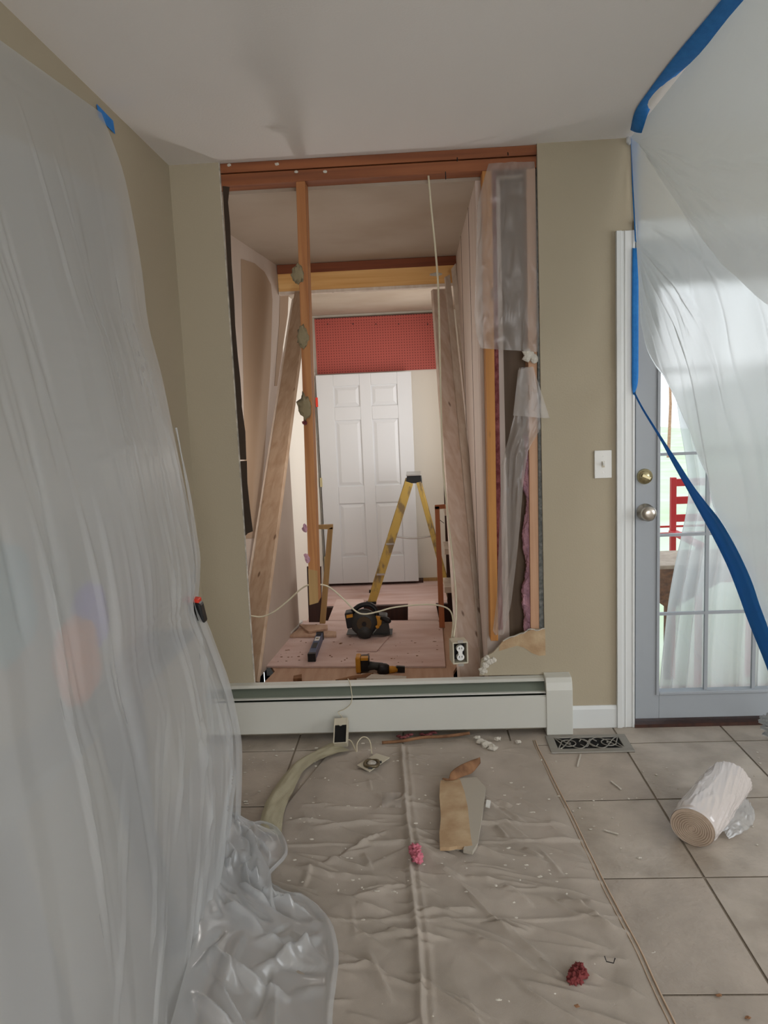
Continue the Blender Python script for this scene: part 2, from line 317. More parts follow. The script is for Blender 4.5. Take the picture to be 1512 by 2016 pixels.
struct(MB().box((-1.2, D + .02, -.6), (-1.1, 4.93, -.02)).box((.4, D + .02, -.6), (.5, 4.93, -.02)).box((-1.2, D + .014, -.6), (.5, D + .03, -.02)).box((-1.1, 4.95, -.6), (.4, 4.99, -.03)).out('wall_crawlspace', 'dark'))
ffz = -.315
struct(MB().box((-1.1, 5.0, ffz - .05), (.6, 7.6, ffz)).out('floor_far', 'farfloor'))
MB().box((-1.0, 6.62, ffz), (.5, 6.63, ffz + .002)).out('board_joint', 'brownpaper', bpy.data.objects['floor_far'])
struct(MB().box((-1.1, 7.55, ffz - .02), (.6, 7.65, HC)).out('wall_far', 'farwall'))
struct(MB().box((-1.08, 4.93, ffz - .02), (-.985, 7.55, HC)).out('wall_far_left', 'farwall'))
struct(MB().box((.46, 4.93, ffz - .02), (.56, 7.55, HC)).out('wall_far_right', 'farwall'))
MB().box((-.94, 7.46, ffz), (.0, 7.55, ffz + .03)).out('threshold', 'brown', bpy.data.objects['wall_far'])
MB().box((.0, 7.52, ffz), (.46, 7.55, ffz + .03)).out('baseboard_strip', 'tan', bpy.data.objects['wall_far'])
# ------------------------------------------------------------------ exterior door
dr = thing('door_1', '', '', (dx0, D, 0)); del dr['label']; del dr['category']; dr['kind'] = 'structure'
y0, y1 = D - .005, D + .035; gx0, gx1, gz0, gz1 = 1.0, 1.606, .155, 1.865; lx0, lx1, lz0, lz1 = .9, 1.706, .035, 2.035
MB().box((lx0, y0, lz0), (gx0, y1, lz1)).box((gx1, y0, lz0), (lx1, y1, lz1)).box((gx0, y0, lz0), (gx1, y1, gz0)).box((gx0, y0, gz1), (gx1, y1, lz1)).out('door_leaf', 'door', dr, bev=.002)
b = MB(); q = .014
b.box((gx0 - q, y0 - .007, gz0 - q), (gx0, y0, gz1 + q)).box((gx1, y0 - .007, gz0 - q), (gx1 + q, y0, gz1 + q)).box((gx0, y0 - .007, gz0 - q), (gx1, y0, gz0)).box((gx0, y0 - .007, gz1), (gx1, y0, gz1 + q)); b.out('glazing_frame', 'door', dr, bev=.003)
pw = (gx1 - gx0) / 3; ph = (gz1 - gz0) / 5
for i in (1, 2): MB().box((gx0 + i * pw - .007, D + .005, gz0), (gx0 + i * pw + .007, D + .02, gz1)).out('muntin', 'door', dr)
for j in (1, 2, 3, 4): MB().box((gx0, D + .006, gz0 + j * ph - .006), (gx1, D + .019, gz0 + j * ph + .006)).out('muntin', 'door', dr)
for i in range(3):
    for j in range(5): MB().box((gx0 + i * pw + .007, D + .011, gz0 + j * ph + .007), (gx0 + (i + 1) * pw - .007, D + .013, gz0 + (j + 1) * ph - .007)).out('pane', 'glass', dr)
c = W(1269, 938, Y=y0)
MB().cyl(c, c - V((0, .012, 0)), .033, 28, .030).cyl(c - V((0, .012, 0)), c - V((0, .018, 0)), .026, 28).out('deadbolt', 'brass', dr, True)
MB().obox(c - V((0, .024, 0)), V((.017, 0, -.008)), V((0, .007, 0)), V((.003, 0, .006))).out('thumb_turn', 'brass', bpy.data.objects['deadbolt'], bev=.002)
c = W(1270, 1008, Y=y0)
MB().tube([c, c - V((0, .006, 0)), c - V((0, .012, 0)), c - V((0, .03, 0)), c - V((0, .036, 0)), c - V((0, .05, 0)), c - V((0, .062, 0)), c - V((0, .066, 0))], 1, 28, [.036, .036, .016, .014, .026, .033, .026, .012]).out('door_knob', 'chrome', dr, True)
def molding(name, x0, x1, z0, z1, vert=True):
    b = MB(); b.box((x0, D - .012, z0), (x1, D, z1))
    if vert: b.box((x0, D - .02, z0), (x0 + .022, D - .011, z1)).box((x0 + .034, D - .015, z0), (x0 + .040, D - .011, z1)).box((x1 - .01, D - .016, z0), (x1, D - .011, z1))
    else: b.box((x0, D - .02, z1 - .022), (x1, D - .011, z1)).box((x0, D - .016, z0), (x1, D - .011, z0 + .01))
    return struct(b.out(name, 'trim', bev=.002))
molding('trim_1', .819, .894, 0, 2.082); molding('trim_2', .894, 1.712, 2.045, 2.082 + .035, False); molding('trim_3', 1.712, 1.787, 0, 2.082)
struct(MB().box((dx0 - .005, D + .0, 0), (dx0 + .004, D + .12, dz)).box((dx1 - .004, D + .0, 0), (dx1 + .005, D + .12, dz)).box((dx0, D + .0, dz - .008), (dx1, D + .12, dz + .002)).out('trim_4', 'trim'))
struct(MB().box((dx0, D - .02, -.003), (dx1, D + .14, .014)).out('trim_5', 'brown'))
bb = MB().box((.6, D - .012, 0), (.819, D, .085)).prism([(.6, D - .012, .085), (.6, D, .085), (.6, D, .1), (.6, D - .006, .1)], (.219, 0, 0)); struct(bb.out('baseboard_back', 'trim'))
# ================================================================== FRAMING
GY = D + .0135
t = thing('double_top_plate', 'two stacked brown wooden beams along the ceiling over the opening', 'beam', (-.1, GY + .04, 2.34))
MB().box((-.785, GY, 2.397), (.53, GY + .089, 2.4345)).out('plate', 'old', t, bev=.002)
MB().box((-.785, GY + .004, 2.349), (.53, GY + .093, 2.3935)).out('plate', 'old', t, bev=.002)
for px, py in ((451, 325), (583, 338), (640, 338), (545, 323)):
    p = W(px, py, Y=GY); MB().blob(p, .006, px, (1.4, .5, 1)).out('nail_plug', 'plaster', t)
for px, py, l in ((877, 338, .03), (900, 310, .015), (1000, 300, .012)):
    p = W(px, py, Y=GY - .002); MB().cyl(p, p - V((0, .002, l)), .002, 6).out('bent_nail', 'blackp', t)
t = thing('wall_stud', 'cut-off brown stud hanging from the top beams in the left of the opening', 'stud', tuple(W(588, 350, Y=GY + .05)))
a = W(582, 349, Y=GY + .003); a2 = W(600, 349, Y=GY + .003); e = W(609, 1186, Y=GY + .003); e2 = W(627, 1186, Y=GY + .003)
a.z = a2.z = 2.349
MB().prism([a, a2, e2, lerp(e, e2, .72) + V((0, 0, .012)), lerp(e, e2, .4) + V((0, 0, -.004)), e + V((0, 0, -.006))], (0, .089, 0)).out('stud', 'stud', t, bev=.002)
MB().prism([lerp(a, e, .915), lerp(a2, e2, .92), e2, e + V((0, 0, -.012))], (0, -.0015, 0)).out('split_face', 'tan', t, label='paler split face at the bottom end')
for px, py, rx, rz in ((586, 540, .026, .035), (596, 662, .022, .044), (600, 800, .026, .050), (600, 832, .010, .01)):
    p = W(px, py, Y=GY - .001); MB().blob(p, 1, px, (rx, .006, rz), .5, 3).out('drywall_scrap', 'greenish' if rx > .015 else 'pinkdk', t, True)
for px, py in ((600, 1040), (604, 1098)):
    MB().blob(W(px, py, Y=GY), .012, px, (1, .6, 1.6), .6).out('insulation_tuft', 'pink', t)
t = thing('wall_stud', 'amber stud from floor to beam left of the plastic-covered wall bay', 'stud', tuple(W(955, 1200, Y=GY + .04)))
a = W(949, 324, Y=GY + .004); a2 = W(968, 324, Y=GY + .004); e = W(966, 1262, Y=GY + .004); e2 = W(981, 1262, Y=GY + .004)
for q in (a, a2): q.z = 2.348
MB().prism([a, a2, e2, e], (0, .089, 0)).out('stud', 'studR', t, bev=.002)
t = thing('wall_stud', 'pale stud at the right edge of the opening beside the khaki wall', 'stud', tuple(W(1050, 1200, Y=GY + .04)))
a = W(1036, 322, Y=GY + .004); a2 = W(1054, 322, Y=GY + .004); e = W(1045, 1262, Y=GY + .004); e2 = W(1062, 1262, Y=GY + .004)
for q in (a, a2): q.z = 2.348
MB().prism([a, a2, e2, e], (0, .089, 0)).out('stud', wood('pinkish_pine', srgb(188, 142, 110), srgb(210, 168, 136), 'z'), t, bev=.002)
bay = thing('wall_bay_sheathing', 'dark grey-brown sheathing board at the back of the open wall bay', 'board', (.4, GY + .12, .2))
MB().box((.345, GY + .096, .1), (.54, GY + .106, 2.348)).out('sheathing', 'sheath', bay)
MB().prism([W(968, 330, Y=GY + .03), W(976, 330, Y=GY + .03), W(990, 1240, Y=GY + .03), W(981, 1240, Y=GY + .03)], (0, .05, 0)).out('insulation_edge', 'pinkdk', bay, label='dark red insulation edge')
MB().prism([W(1056, 300, Y=GY + .002), W(1059, 300, Y=GY + .002), W(1073, 1240, Y=GY + .002), W(1062, 1240, Y=GY + .002)], (0, .05, 0)).out('foil_edge', 'greyfuzz', bay)
ins = thing('insulation_batt', 'fluffy pink fibreglass insulation bulging beside the right stud', 'insulation', tuple(W(1035, 1240, Y=GY + .05)))
def fluff(u, v):
    c = W(lerp(1040, 1043, v) + 4 * math.sin(v * 21), lerp(856, 1240, v), Y=GY + .042); a = 2 * math.pi * u
    d = V((math.cos(a), math.sin(a), 0)); r = .019 * (1 + .45 * fb(d.x * 1.3 + 5, v * 16, d.y * 1.3, 3) + .16 * noise.noise(V((d.x * 5, v * 90, d.y * 5)))) * (1 + .5 * sm(v * 1.4 - .5))
    return c + d * r + V((0, 0, .004 * noise.noise(V((a * 3, v * 60, 2)))))
b = MB().grid(fluff, 36, 260)
b.out('fluff', 'pink', ins, True)
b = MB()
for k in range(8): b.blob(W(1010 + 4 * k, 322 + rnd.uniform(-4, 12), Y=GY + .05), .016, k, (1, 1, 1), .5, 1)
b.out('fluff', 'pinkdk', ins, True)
# vapour film upper and lower
def filmpoly(L_, R_, Y, nv=40, nu=14, amp=.008, seed=0):
    L_ = [W(*p, Y=Y) for p in L_]; R_ = [W(*p, Y=Y) for p in R_]
    def fn(u, v):
        p = lerp(along(L_, v), along(R_, v), u); s = math.sin(math.pi * min(1, max(0, u)))
        p.y += -amp * abs(noise.noise(V((u * 3 + v * 2, v * 5, seed)))) * 2 * s - amp * .6 * abs(noise.noise(V((u * 9 - v * 4, v * 3, seed + 5)))); return p
    return MB().grid(fn, nu, nv)
filmpoly([(962, 322), (958, 335), (948, 370), (940, 405), (938, 470), (936, 560), (934, 620), (938, 660), (946, 686)],
         [(1052, 318), (1054, 340), (1055, 380), (1056, 420), (1057, 480), (1058, 560), (1060, 620), (1061, 660), (1058, 693)], GY - .008).out('vapour_barrier_film', 'filmC', smooth=True)
tag(bpy.data.objects['vapour_barrier_film'], 'clear plastic vapour film hanging over the top half of the wall bay', 'plastic film')
f2 = filmpoly([(1022, 724), (1017, 770), (1012, 818), (1002, 860), (988, 910), (984, 1000), (981, 1100), (978, 1180), (970, 1240), (974, 1250)],
         [(1048, 722), (1058, 765), (1064, 820), (1064, 845), (1040, 885), (1030, 950), (1024, 1030), (1016, 1110), (1006, 1190), (992, 1248)], GY - .01, amp=.02, seed=3)
f2.out('vapour_barrier_film', 'filmC', smooth=True)
tag(bpy.data.objects['vapour_barrier_film.001'], 'peeled strip of plastic vapour film drooping over the lower wall bay', 'plastic film')
o = MB().grid(lambda u, v: lerp(lerp(W(1020, 728, Y=D - .012), W(1050, 722, Y=D - .012), u), lerp(W(1010, 818, Y=D - .016), W(1082, 824, Y=D - .012), u), v) + V((0, -.004 * math.sin(u * 5 + v * 3), 0)), 8, 10).out('film_flap', 'filmC', bpy.data.objects['vapour_barrier_film.001'], True)
# torn drywall at lower right, part of the back wall
yy = D - .001
MB().prism([W(*p, Y=yy) for p in ((1075, 1328), (1073, 1238), (1045, 1240), (1020, 1250), (990, 1262), (972, 1284), (948, 1298), (944, 1330))], (0, .012, 0)).out('drywall_remnant', 'wall', wb)
MB().prism([W(*p, Y=yy) for p in ((1074, 1290), (1073, 1238), (1045, 1240), (1020, 1250), (990, 1262), (984, 1270), (982, 1282), (1000, 1276), (1018, 1271), (1032, 1275), (1048, 1286), (1062, 1291))], (0, -.0015, 0)).out('exposed_kraft_paper', 'kraft', wb)
e = spline([W(*p, Y=yy - .001) for p in ((1074, 1237), (1055, 1241), (1045, 1238), (1030, 1246), (1012, 1252), (990, 1261))], 3); MB().tube([p + V((0, 0, .002 * math.sin(i * 2))) for i, p in enumerate(e)], .003, 6).out('torn_gypsum_edge', 'gypsum', wb)
b = MB()
for k, (px, py) in enumerate(((950, 1318), (955, 1310), (962, 1303), (970, 1300), (952, 1322), (958, 1296))): b.blob(W(px, py, Y=D - .004), .013, k, (1.2, .6, 1), .6)
b.out('crumpled_paper', 'plaster', wb)
tp = MB().blob(W(1040, 700, Y=GY - .004), .028, 4, (.8, .3, .9), .5).blob(W(1052, 706, Y=GY - .004), .024, 8, (.7, .3, .8), .5).out('drywall_chunk', 'plaster'); tag(tp, 'small torn white drywall chunk stuck on the right stud', 'debris')
# dark paper strip at left edge
t = MB().prism([W(*p, Y=GY + .002) for p in ((438, 366), (452, 368), (449, 398), (453, 440), (456, 520), (461, 590), (463, 640), (468, 700), (473, 745), (476, 790), (476, 800), (483, 850), (485, 905))] + [W(470, 905, Y=GY + .002)], (0, .001, 0))
pt = thing('building_paper_strip', 'ragged dark brown building paper strip inside the left edge of the opening', 'paper', tuple(W(460, 1050, Y=GY)))
t.out('upper_piece', 'paper', pt)
MB().prism([W(*p, Y=GY + .003) for p in ((468, 908), (486, 907), (487, 950), (492, 1000), (498, 1046), (488, 1050), (480, 1058), (474, 1056))], (0, .001, 0)).out('lower_piece', 'paper', pt)
# header 2
y2 = 4.9
t = thing('second_header', 'yellow pine header beam with red-brown plate crossing the passage', 'beam', (-.3, y2, 2.15))
za, zb, zc = W(720, 531, Y=y2).z, W(720, 566, Y=y2).z, W(720, 572, Y=y2).z
MB().box((-.838, y2 - .01, za), (.275, y2 + .05, HC - .002)).out('plate', 'plate2', t)
MB().box((-.838, y2, zb), (.275, y2 + .04, za)).out('header_board', 'yellow', t)
MB().box((-.838, y2 - .004, zc), (.275, y2 + .05, zb)).out('pale_strip', 'pine2', t)
p = W(858, 540, Y=y2 - .003); MB().blob(p, .02, 2, (2, .1, .5)).out('compound_smear', 'plaster', t)
# leaning boards
def slab(name, label, TL, TR, BR, BL, th, m, yt, yb, n=(0, 0, 0)):
    P = [W(*TL, Y=yt[0]), W(*TR, Y=yt[1]), W(*BR, Y=yb[1]), W(*BL, Y=yb[0])]
    t = thing(name, label, 'board', tuple((P[2] + P[3]) / 2), 'new pine boards leaning in the passage')
    nrm = (P[1] - P[0]).cross(P[3] - P[0]).normalized()
    if nrm.y < 0: nrm = -nrm
    MB().prism(P, nrm * th).out('board', m, t, bev=.002); return t
slab('lumber_board', 'wide shadowed pine board leaning on the right wall above the outlet', (852, 569), (877, 568), (948, 1338), (906, 1338), .02, 'pine', (4.72, 4.80), (3.42, 3.50))
slab('lumber_board', 'narrow pale board edge just right of the wide board on the right wall', (876, 545), (886, 540), (969, 1325), (949, 1338), .012, 'pine2', (4.82, 4.85), (3.52, 3.58))
slab('lumber_board', 'thin pale board behind the others, hard against the right wall', (888, 530), (897, 518), (977, 1330), (971, 1330), .01, 'pine2', (4.86, 4.87), (3.66, 3.7))
slab('lumber_board', 'wide pine board leaning along the left wall behind the hanging stud', (580, 573), (606, 573), (506, 1342), (462, 1342), .02, 'pineL', (4.82, 4.74), (3.62, 3.52))
slab('lumber_board', 'narrow pale board leaning left of the wide one on the left wall', (574, 590), (583, 582), (468, 1342), (456, 1342), .02, 'pine2', (4.80, 4.80), (3.64, 3.62))
# cable and outlet
bxc = W(903, 1281, Y=GY + .0)
t = thing('electrical_outlet', 'white duplex outlet in an uncovered box low on the right boards', 'outlet', tuple(bxc))
nx = V((.98, .18, 0)).normalized(); ny = V((-.18, .98, 0)).normalized(); c0 = bxc - ny * .03
b = MB()
for sx_ in (-1, 1): b.obox(c0 + nx * .031 * sx_ + ny * .03, nx * .003, ny * .034, V((0, 0, .048)))
for sz in (-1, 1): b.obox(c0 + V((0, 0, .046 * sz)) + ny * .03, nx * .031, ny * .034, V((0, 0, .003)))
b.out('box', 'box', t, bev=.001)
MB().obox(c0 + ny * .05, nx * .029, ny * .002, V((0, 0, .044))).out('box_back', 'blackp', t)
b = MB(); fc = c0 - ny * .006
for sz in (-1, 1): b.prism([fc + V((0, 0, .019 * sz)) + nx * .0165 * math.cos(a) + V((0, 0, .0145 * math.sin(a))) for a in [2 * math.pi * k / 20 for k in range(20)]], ny * .02)
b.obox(fc + ny * .008, nx * .009, ny * .006, V((0, 0, .03))); rc_ = b.out('receptacle', 'white', t, bev=.001)
for sz in (-1, 1):
    for sx_ in (-1, 1): MB().obox(fc + V((0, 0, .019 * sz + .003)) + nx * .0055 * sx_ - ny * .0008, nx * .0011, ny * .001, V((0, 0, .004))).out('slot', 'blackp', rc_)
    MB().obox(fc + V((0, 0, .052 * sz)), nx * .012, ny * .001, V((0, 0, .006))).out('mounting_ear', 'alu', t)
cb = [W(843, 342, Y=GY + .03), W(850, 420, Y=GY + .05), W(858, 500, Y=GY + .08), W(863, 570, Y=3.4), W(866, 690, Y=3.4), W(871, 892, Y=3.4), W(880, 1000, Y=3.4), W(889, 1080, Y=3.36), W(897, 1160, Y=3.34), W(898, 1210, Y=3.3), W(893, 1256, Y=3.28)]
o = MB().tube(spline(cb, 8), .0042, 8).out('electrical_cable', 'cream', smooth=True); tag(o, 'cream cable dropping straight from a hole in the top beam to the outlet', 'cable')
cb = [W(889, 1258, Y=3.3), W(892, 1222, Y=3.34), W(884, 1200, Y=3.38), W(858, 1191, Y=3.42), W(820, 1191, Y=3.45), W(775, 1196, Y=3.45), W(745, 1204, Y=3.45), W(718, 1209, Y=3.45), W(700, 1203, Y=3.45), W(675, 1178, Y=3.44), W(650, 1157, Y=3.42), W(632, 1151, Y=3.4), W(610, 1151, Y=3.4), W(592, 1160, Y=3.4), W(568, 1182, Y=3.42), W(540, 1204, Y=3.44), W(515, 1214, Y=3.46), W(492, 1212, Y=3.46)]
o = MB().tube(spline(cb, 8), .0036, 8).out('electrical_cable', 'cream', smooth=True); tag(o, 'cream cable looping across the opening behind the hanging stud', 'cable')
# ------------------------------------------------------------------ passage floor sheets
def sheet(name, label, px, m, z=0, th=.011, cat='plywood', parent=None, group=None):
    o = MB().prism([W(*p, Z=z) for p in px], (0, 0, -th)).out(name, m, parent, bev=.001)
    if parent is None: tag(o, label, cat, group)
    return o
sheet('plywood_sheet', 'large sawdust-covered plywood sheet on the passage floor under the saw', ((517, 1303), (596, 1222), (870, 1221), (877, 1311), (521, 1311)), 'ply')
sheet('plywood_strip', 'plywood strip reaching toward the door on the left of the ladder', ((646, 1221), (662, 1180), (716, 1180), (716, 1221)), 'ply', 0)
sheet('plywood_strip', 'plywood strip reaching toward the door on the right of the ladder', ((803, 1220), (803, 1183), (857, 1183), (868, 1236), (862, 1220)), 'ply', 0)
o = MB().box((-.75, 5.45, -.16), (.2, 5.49, -.012)).out('floor_joist', 'brown'); tag(o, 'dark brown joist crossing under the far ends of the plywood strips', 'joist')
sheet('wood_scrap', 'longer flat wood scrap on the passage floor beside the left wall', ((569, 1252), (590, 1236), (662, 1243), (662, 1251)), 'ply2', .014, .013, 'wood scrap')
sheet('wood_scrap', 'shorter wood scrap lying on top of the longer one by the left wall', ((604, 1241), (589, 1229), (645, 1230), (645, 1237), (608, 1243)), 'ply2', .028, .0135, 'wood scrap')
sheet('wood_scrap', 'small thin wood offcut on the plywood in front of the saw', ((702, 1281), (722, 1265), (768, 1250), (758, 1262), (742, 1281)), 'ply', .008, .007, 'wood scrap')
sheet('wood_block', 'small brown wood block by the heater at the passage front left', ((577, 1336), (578, 1330), (594, 1327), (594, 1335)), 'brownpaper', .02, .031, 'wood block')
sheet('wood_shim', 'long tapered brown shim behind the heater under the yellow tool', ((660, 1338), (690, 1331), (735, 1324), (720, 1334)), 'brownpaper', .006, .017, 'shim')
sheet('drywall_offcut', 'pale drywall offcut behind the heater under the yellow tool', ((702, 1336), (712, 1326), (752, 1328), (800, 1331), (800, 1336)), 'plaster', .004, .015, 'drywall scrap')
o = MB().prism([W(568, 1243, Z=.012), W(593, 1220, Z=.012), W(596, 1222, Z=.03), W(572, 1245, Z=.03)], (0, 0, -.011)).out('white_trim_strip', 'white'); tag(o, 'short white strip lying against the foot of the left passage wall', 'trim strip')
# debris on plywood
b = MB()
for k in range(85):
    p = W(rnd.uniform(540, 870), rnd.uniform(1228, 1306), Z=.001); s = rnd.uniform(.0015, .006)
    b.blob(p, s, k, (rnd.uniform(.6, 2.2), 1, .35), .6, 1)
o = b.out('wood_chips', 'brownpaper'); o['kind'] = 'stuff'; tag(o, 'brown wood chips scattered over the passage plywood', 'debris')
# spirit level
p = W(614, 1303, Z=0); q = W(631, 1258, Z=0); dv = (q - p).normalized(); sv = V((dv.y, -dv.x, 0)); Lh = (q - p).length / 2; cc = (p + q) / 2
t = thing('spirit_level', 'black and blue box spirit level lying on the plywood left of the saw', 'level', tuple(cc))
MB().obox(cc + V((0, 0, .024)), sv * .020, dv * Lh, V((0, 0, .0235))).out('body', mat('level_blue', srgb(70, 86, 120), .4), t, bev=.002)
for s in (-1, 1): MB().obox(cc + V((0, 0, .024)) + dv * Lh * .94 * s, sv * .0225, dv * Lh * .07, V((0, 0, .0242))).out('end_cap', 'blackp', t, bev=.002)
MB().obox(cc + V((0, 0, .0478)) - dv * .06, sv * .014, dv * .05, V((0, 0, .0008))).out('grip_window', 'blackp', t)
MB().obox(cc + V((0, 0, .0478)) + dv * .07, sv * .014, dv * .04, V((0, 0, .0008))).out('vial_block', 'white', t)
MB().obox(cc + V((0, 0, .0478)) + dv * .155, sv * .014, dv * .025, V((0, 0, .0008))).out('grip_window', 'blackp', t)
MB().cyl(cc + V((0, 0, .05)) + dv * .07 - sv * .008, cc + V((0, 0, .05)) + dv * .07 + sv * .008, .003, 8).out('vial', 'fibre', t)
# circular saw
sy = 4.62
def SP(px, py, y=sy): return W(px, py, Y=y)
t = thing('circular_saw', 'black and yellow cordless circular saw on the plywood at the ladder foot', 'saw', tuple(W(724, 1252, Z=0)))
a = W(682, 1250, Z=.018); b2 = W(772, 1250, Z=.018)
MB().prism([a, b2, b2 + V((0, .13, 0)), a + V((0, .13, 0))], (0, 0, .003)).out('base_plate', 'greyp', t, bev=.001)
c = SP(716, 1227); MB().tube([c + V((0, -.012, 0)), c + V((0, .0, 0)), c + V((0, .01, 0)), c + V((0, .055, 0))], 1, 32, [.050, .070, .084, .080]).out('blade_guard', 'greyp', t, True)
MB().cyl(c + V((.004, -.018, .0)), c + V((.004, -.012, .0)), .046, 32).out('saw_blade', mat('dusty_blade', srgb(84, 70, 52), .5, .5), t)
MB().cyl(c + V((.004, -.024, .0)), c + V((.004, -.018, .0)), .014, 16).out('blade_bolt', 'blackp', t)
MB().tube([c + V((.004, -.02, -.055)), c + V((.004, .012, -.055)), c + V((.004, .03, -.055))], 1, 28, [.038, .052, .05]).out('lower_guard', 'greyp', t, True)
m_ = SP(748, 1226, sy + .03); MB().obox(m_ + V((0, .05, 0)), V((.045, 0, -.004)), V((0, .05, 0)), V((.004, 0, .045))).out('motor_housing', 'greyp', t, bev=.012)
MB().obox(SP(745, 1224, sy + .03), V((.02, 0, -.006)), V((0, .008, 0)), V((.006, 0, .035))).out('yellow_cover', 'dewalt', t, bev=.005)
q = SP(690, 1218, sy + .05); MB().obox(q, V((.026, 0, .004)), V((0, .045, 0)), V((-.006, 0, .05))).out('battery', 'blackp', t, bev=.006); bt_ = bpy.data.objects['battery']
MB().obox(q + V((0, -.047, .03)), V((.02, 0, .003)), V((0, .003, 0)), V((0, 0, .01))).out('battery_stripe', 'dewalt', bt_)
MB().tube(spline([SP(694, 1204, sy + .05), SP(708, 1193, sy + .05), SP(726, 1190, sy + .05), SP(738, 1198, sy + .05), SP(742, 1212, sy + .05)], 6), .016, 10).out('rear_handle', 'blackp', t, True)
MB().tube([SP(750, 1217, sy + .03), SP(756, 1218, sy + .02), SP(764, 1221, sy + .01), SP(768, 1225, sy)], 1, 12, [.012, .016, .017, .010]).out('front_handle', 'blackp', t, True)
MB().prism([SP(735, 1248, sy + .02), SP(768, 1248, sy + .02), SP(765, 1225, sy + .02), SP(752, 1228, sy + .02)], (0, .01, 0)).out('bevel_bracket', 'greyp', t, bev=.001)
MB().blob(SP(743, 1234, sy - .01), .012, 3, (1, .5, 1)).out('depth_lever', 'dewalt', t)
# cordless tool near the front
ty = 4.02
t = thing('cordless_tool', 'black and yellow cordless power tool lying near the heater', 'power tool', tuple(W(745, 1328, Z=0)))
c = W(713, 1309, Y=ty) + V((0, .03, 0))
MB().obox(c + V((-.022, 0, 0)), V((.014, 0, 0)), V((0, .04, 0)), V((0, 0, .045))).out('battery', 'dewalt', t, bev=.008)
MB().obox(c + V((.014, 0, 0)), V((.024, 0, 0)), V((0, .035, 0)), V((0, 0, .040))).out('battery_mount', 'blackp', t, bev=.008)
MB().obox(c + V((.014, -.02, .034)), V((.02, 0, 0)), V((0, .02, 0)), V((0, 0, .008))).out('battery_stripe', 'dewalt', t, bev=.002)
MB().tube([W(725, 1311, Y=ty + .02), W(738, 1311, Y=ty + .02), W(752, 1314, Y=ty + .01)], 1, 14, [.026, .021, .026]).out('handle', 'greyp', t, True)
MB().tube([W(744, 1316, Y=ty), W(749, 1317, Y=ty), W(760, 1318, Y=ty), W(766, 1318, Y=ty)], 1, 18, [.022, .033, .033, .024]).out('motor_head', 'blackp', t, True)
MB().tube([W(764, 1319, Y=ty), W(774, 1318, Y=ty), W(783, 1318, Y=ty)], 1, 14, [.022, .020, .013]).out('gear_neck', 'dewalt', t, True)
MB().prism([W(780, 1312, Y=ty - .01), W(797, 1313, Y=ty - .01), W(797, 1326, Y=ty - .01), W(781, 1324, Y=ty - .01)], (0, .02, 0)).out('cutting_head', 'blackp', t, bev=.002)
# ladder
LY = 6.9; fz = ffz
t = thing('step_ladder', 'short yellow step ladder with black cap standing before the white door', 'ladder', (-.05, LY, fz))
top = W(815, 946, Y=LY); zt = top.z
capz = W(815, 931, Y=LY).z
MB().prism([(W(799, 947, Y=LY).x, LY - .16, zt - .01), (W(831, 947, Y=LY).x, LY - .16, zt - .01), (W(829, 934, Y=LY).x, LY - .16, capz - .01), (W(802, 934, Y=LY).x, LY - .16, capz - .01)], (0, .32, 0)).out('cap', 'blackp', t, bev=.006); cap_ = bpy.data.objects['cap']
MB().box((W(800, 934, Y=LY).x, LY - .17, capz - .012), (W(829, 934, Y=LY).x, LY + .17, capz)).out('cap_top', 'alu', cap_, bev=.003)
for k, dy in enumerate((-.17, .17)):
    sp = 1 + .28; y_t = LY + dy; y_b = LY + dy * sp
    a = V((W(806, 947, Y=LY).x, y_t, zt)); f_ = V((W(735, 1206, Y=LY).x, y_b, fz))
    rl = MB().beam(a, f_, .022, .075, (1, 0, .3)).out('front_rail', 'fibre', t, bev=.003)
    MB().obox(f_ + V((0, 0, .012)), V((.045, 0, 0)), V((0, .018, 0)), V((0, 0, .012))).out('foot', 'blackp', rl)
    a = V((W(824, 947, Y=LY).x, y_t, zt)); r_ = V((W(886, 1200, Y=LY).x, y_b, fz))
    rl = MB().beam(a, r_, .022, .042, (1, 0, -.3)).out('rear_rail', 'fibre', t, bev=.003)
    MB().obox(r_ + V((0, 0, .012)), V((.03, 0, 0)), V((0, .018, 0)), V((0, 0, .012))).out('foot', 'blackp', rl)
    p = W(775, 1056, Y=y_t); q = W(853, 1055, Y=y_t)
    MB().tube(spline([p, lerp(p, q, .5) - V((0, 0, .02)), q], 6), .008, 6).out('spreader', 'alu', t, True)
for k in (1, 2, 3):
    f = k / 4; a = lerp(V((W(806, 947, Y=LY).x, LY, zt)), V((W(735, 1206, Y=LY).x, LY, fz)), f)
    MB().box((a.x - .035, LY - .17 - .02 * k, a.z - .008), (a.x + .035, LY + .17 + .02 * k, a.z + .008)).out('step', 'alu', t, bev=.002)
# far door
t = thing('panel_door', 'white six-panel door leaning against the far wall under the pegboard', 'door', (-.5, 7.42, -.28))
dy = 7.40; x0, x1 = W(621, 738, Y=dy).x, W(809, 733, Y=dy).x; z1 = W(715, 735, Y=dy).z; z0 = ffz + .031
wdt, hgt = x1 - x0, z1 - z0
cols = ((.18, .455), (.575, .85)); rows = ((.055, .152), (.215, .528), (.61, .87))
MB().box((x0, dy + .012, z0), (x1, dy + .04, z1)).out('door_core', 'fardoor', t)
b = MB(); fx = [0, .18, .455, .575, .85, 1]
for a, c in ((0, .18), (.455, .575), (.85, 1)): b.box((x0 + a * wdt, dy, z0), (x0 + c * wdt, dy + .013, z1))
for (a, c) in cols:
    pr = 0
    for (u, v) in rows + ((1, 1),):
        b.box((x0 + a * wdt, dy, z1 - u * hgt), (x0 + c * wdt, dy + .013, z1 - pr * hgt)); pr = v
b.out('stiles_and_rails', 'fardoor', t, bev=.004)
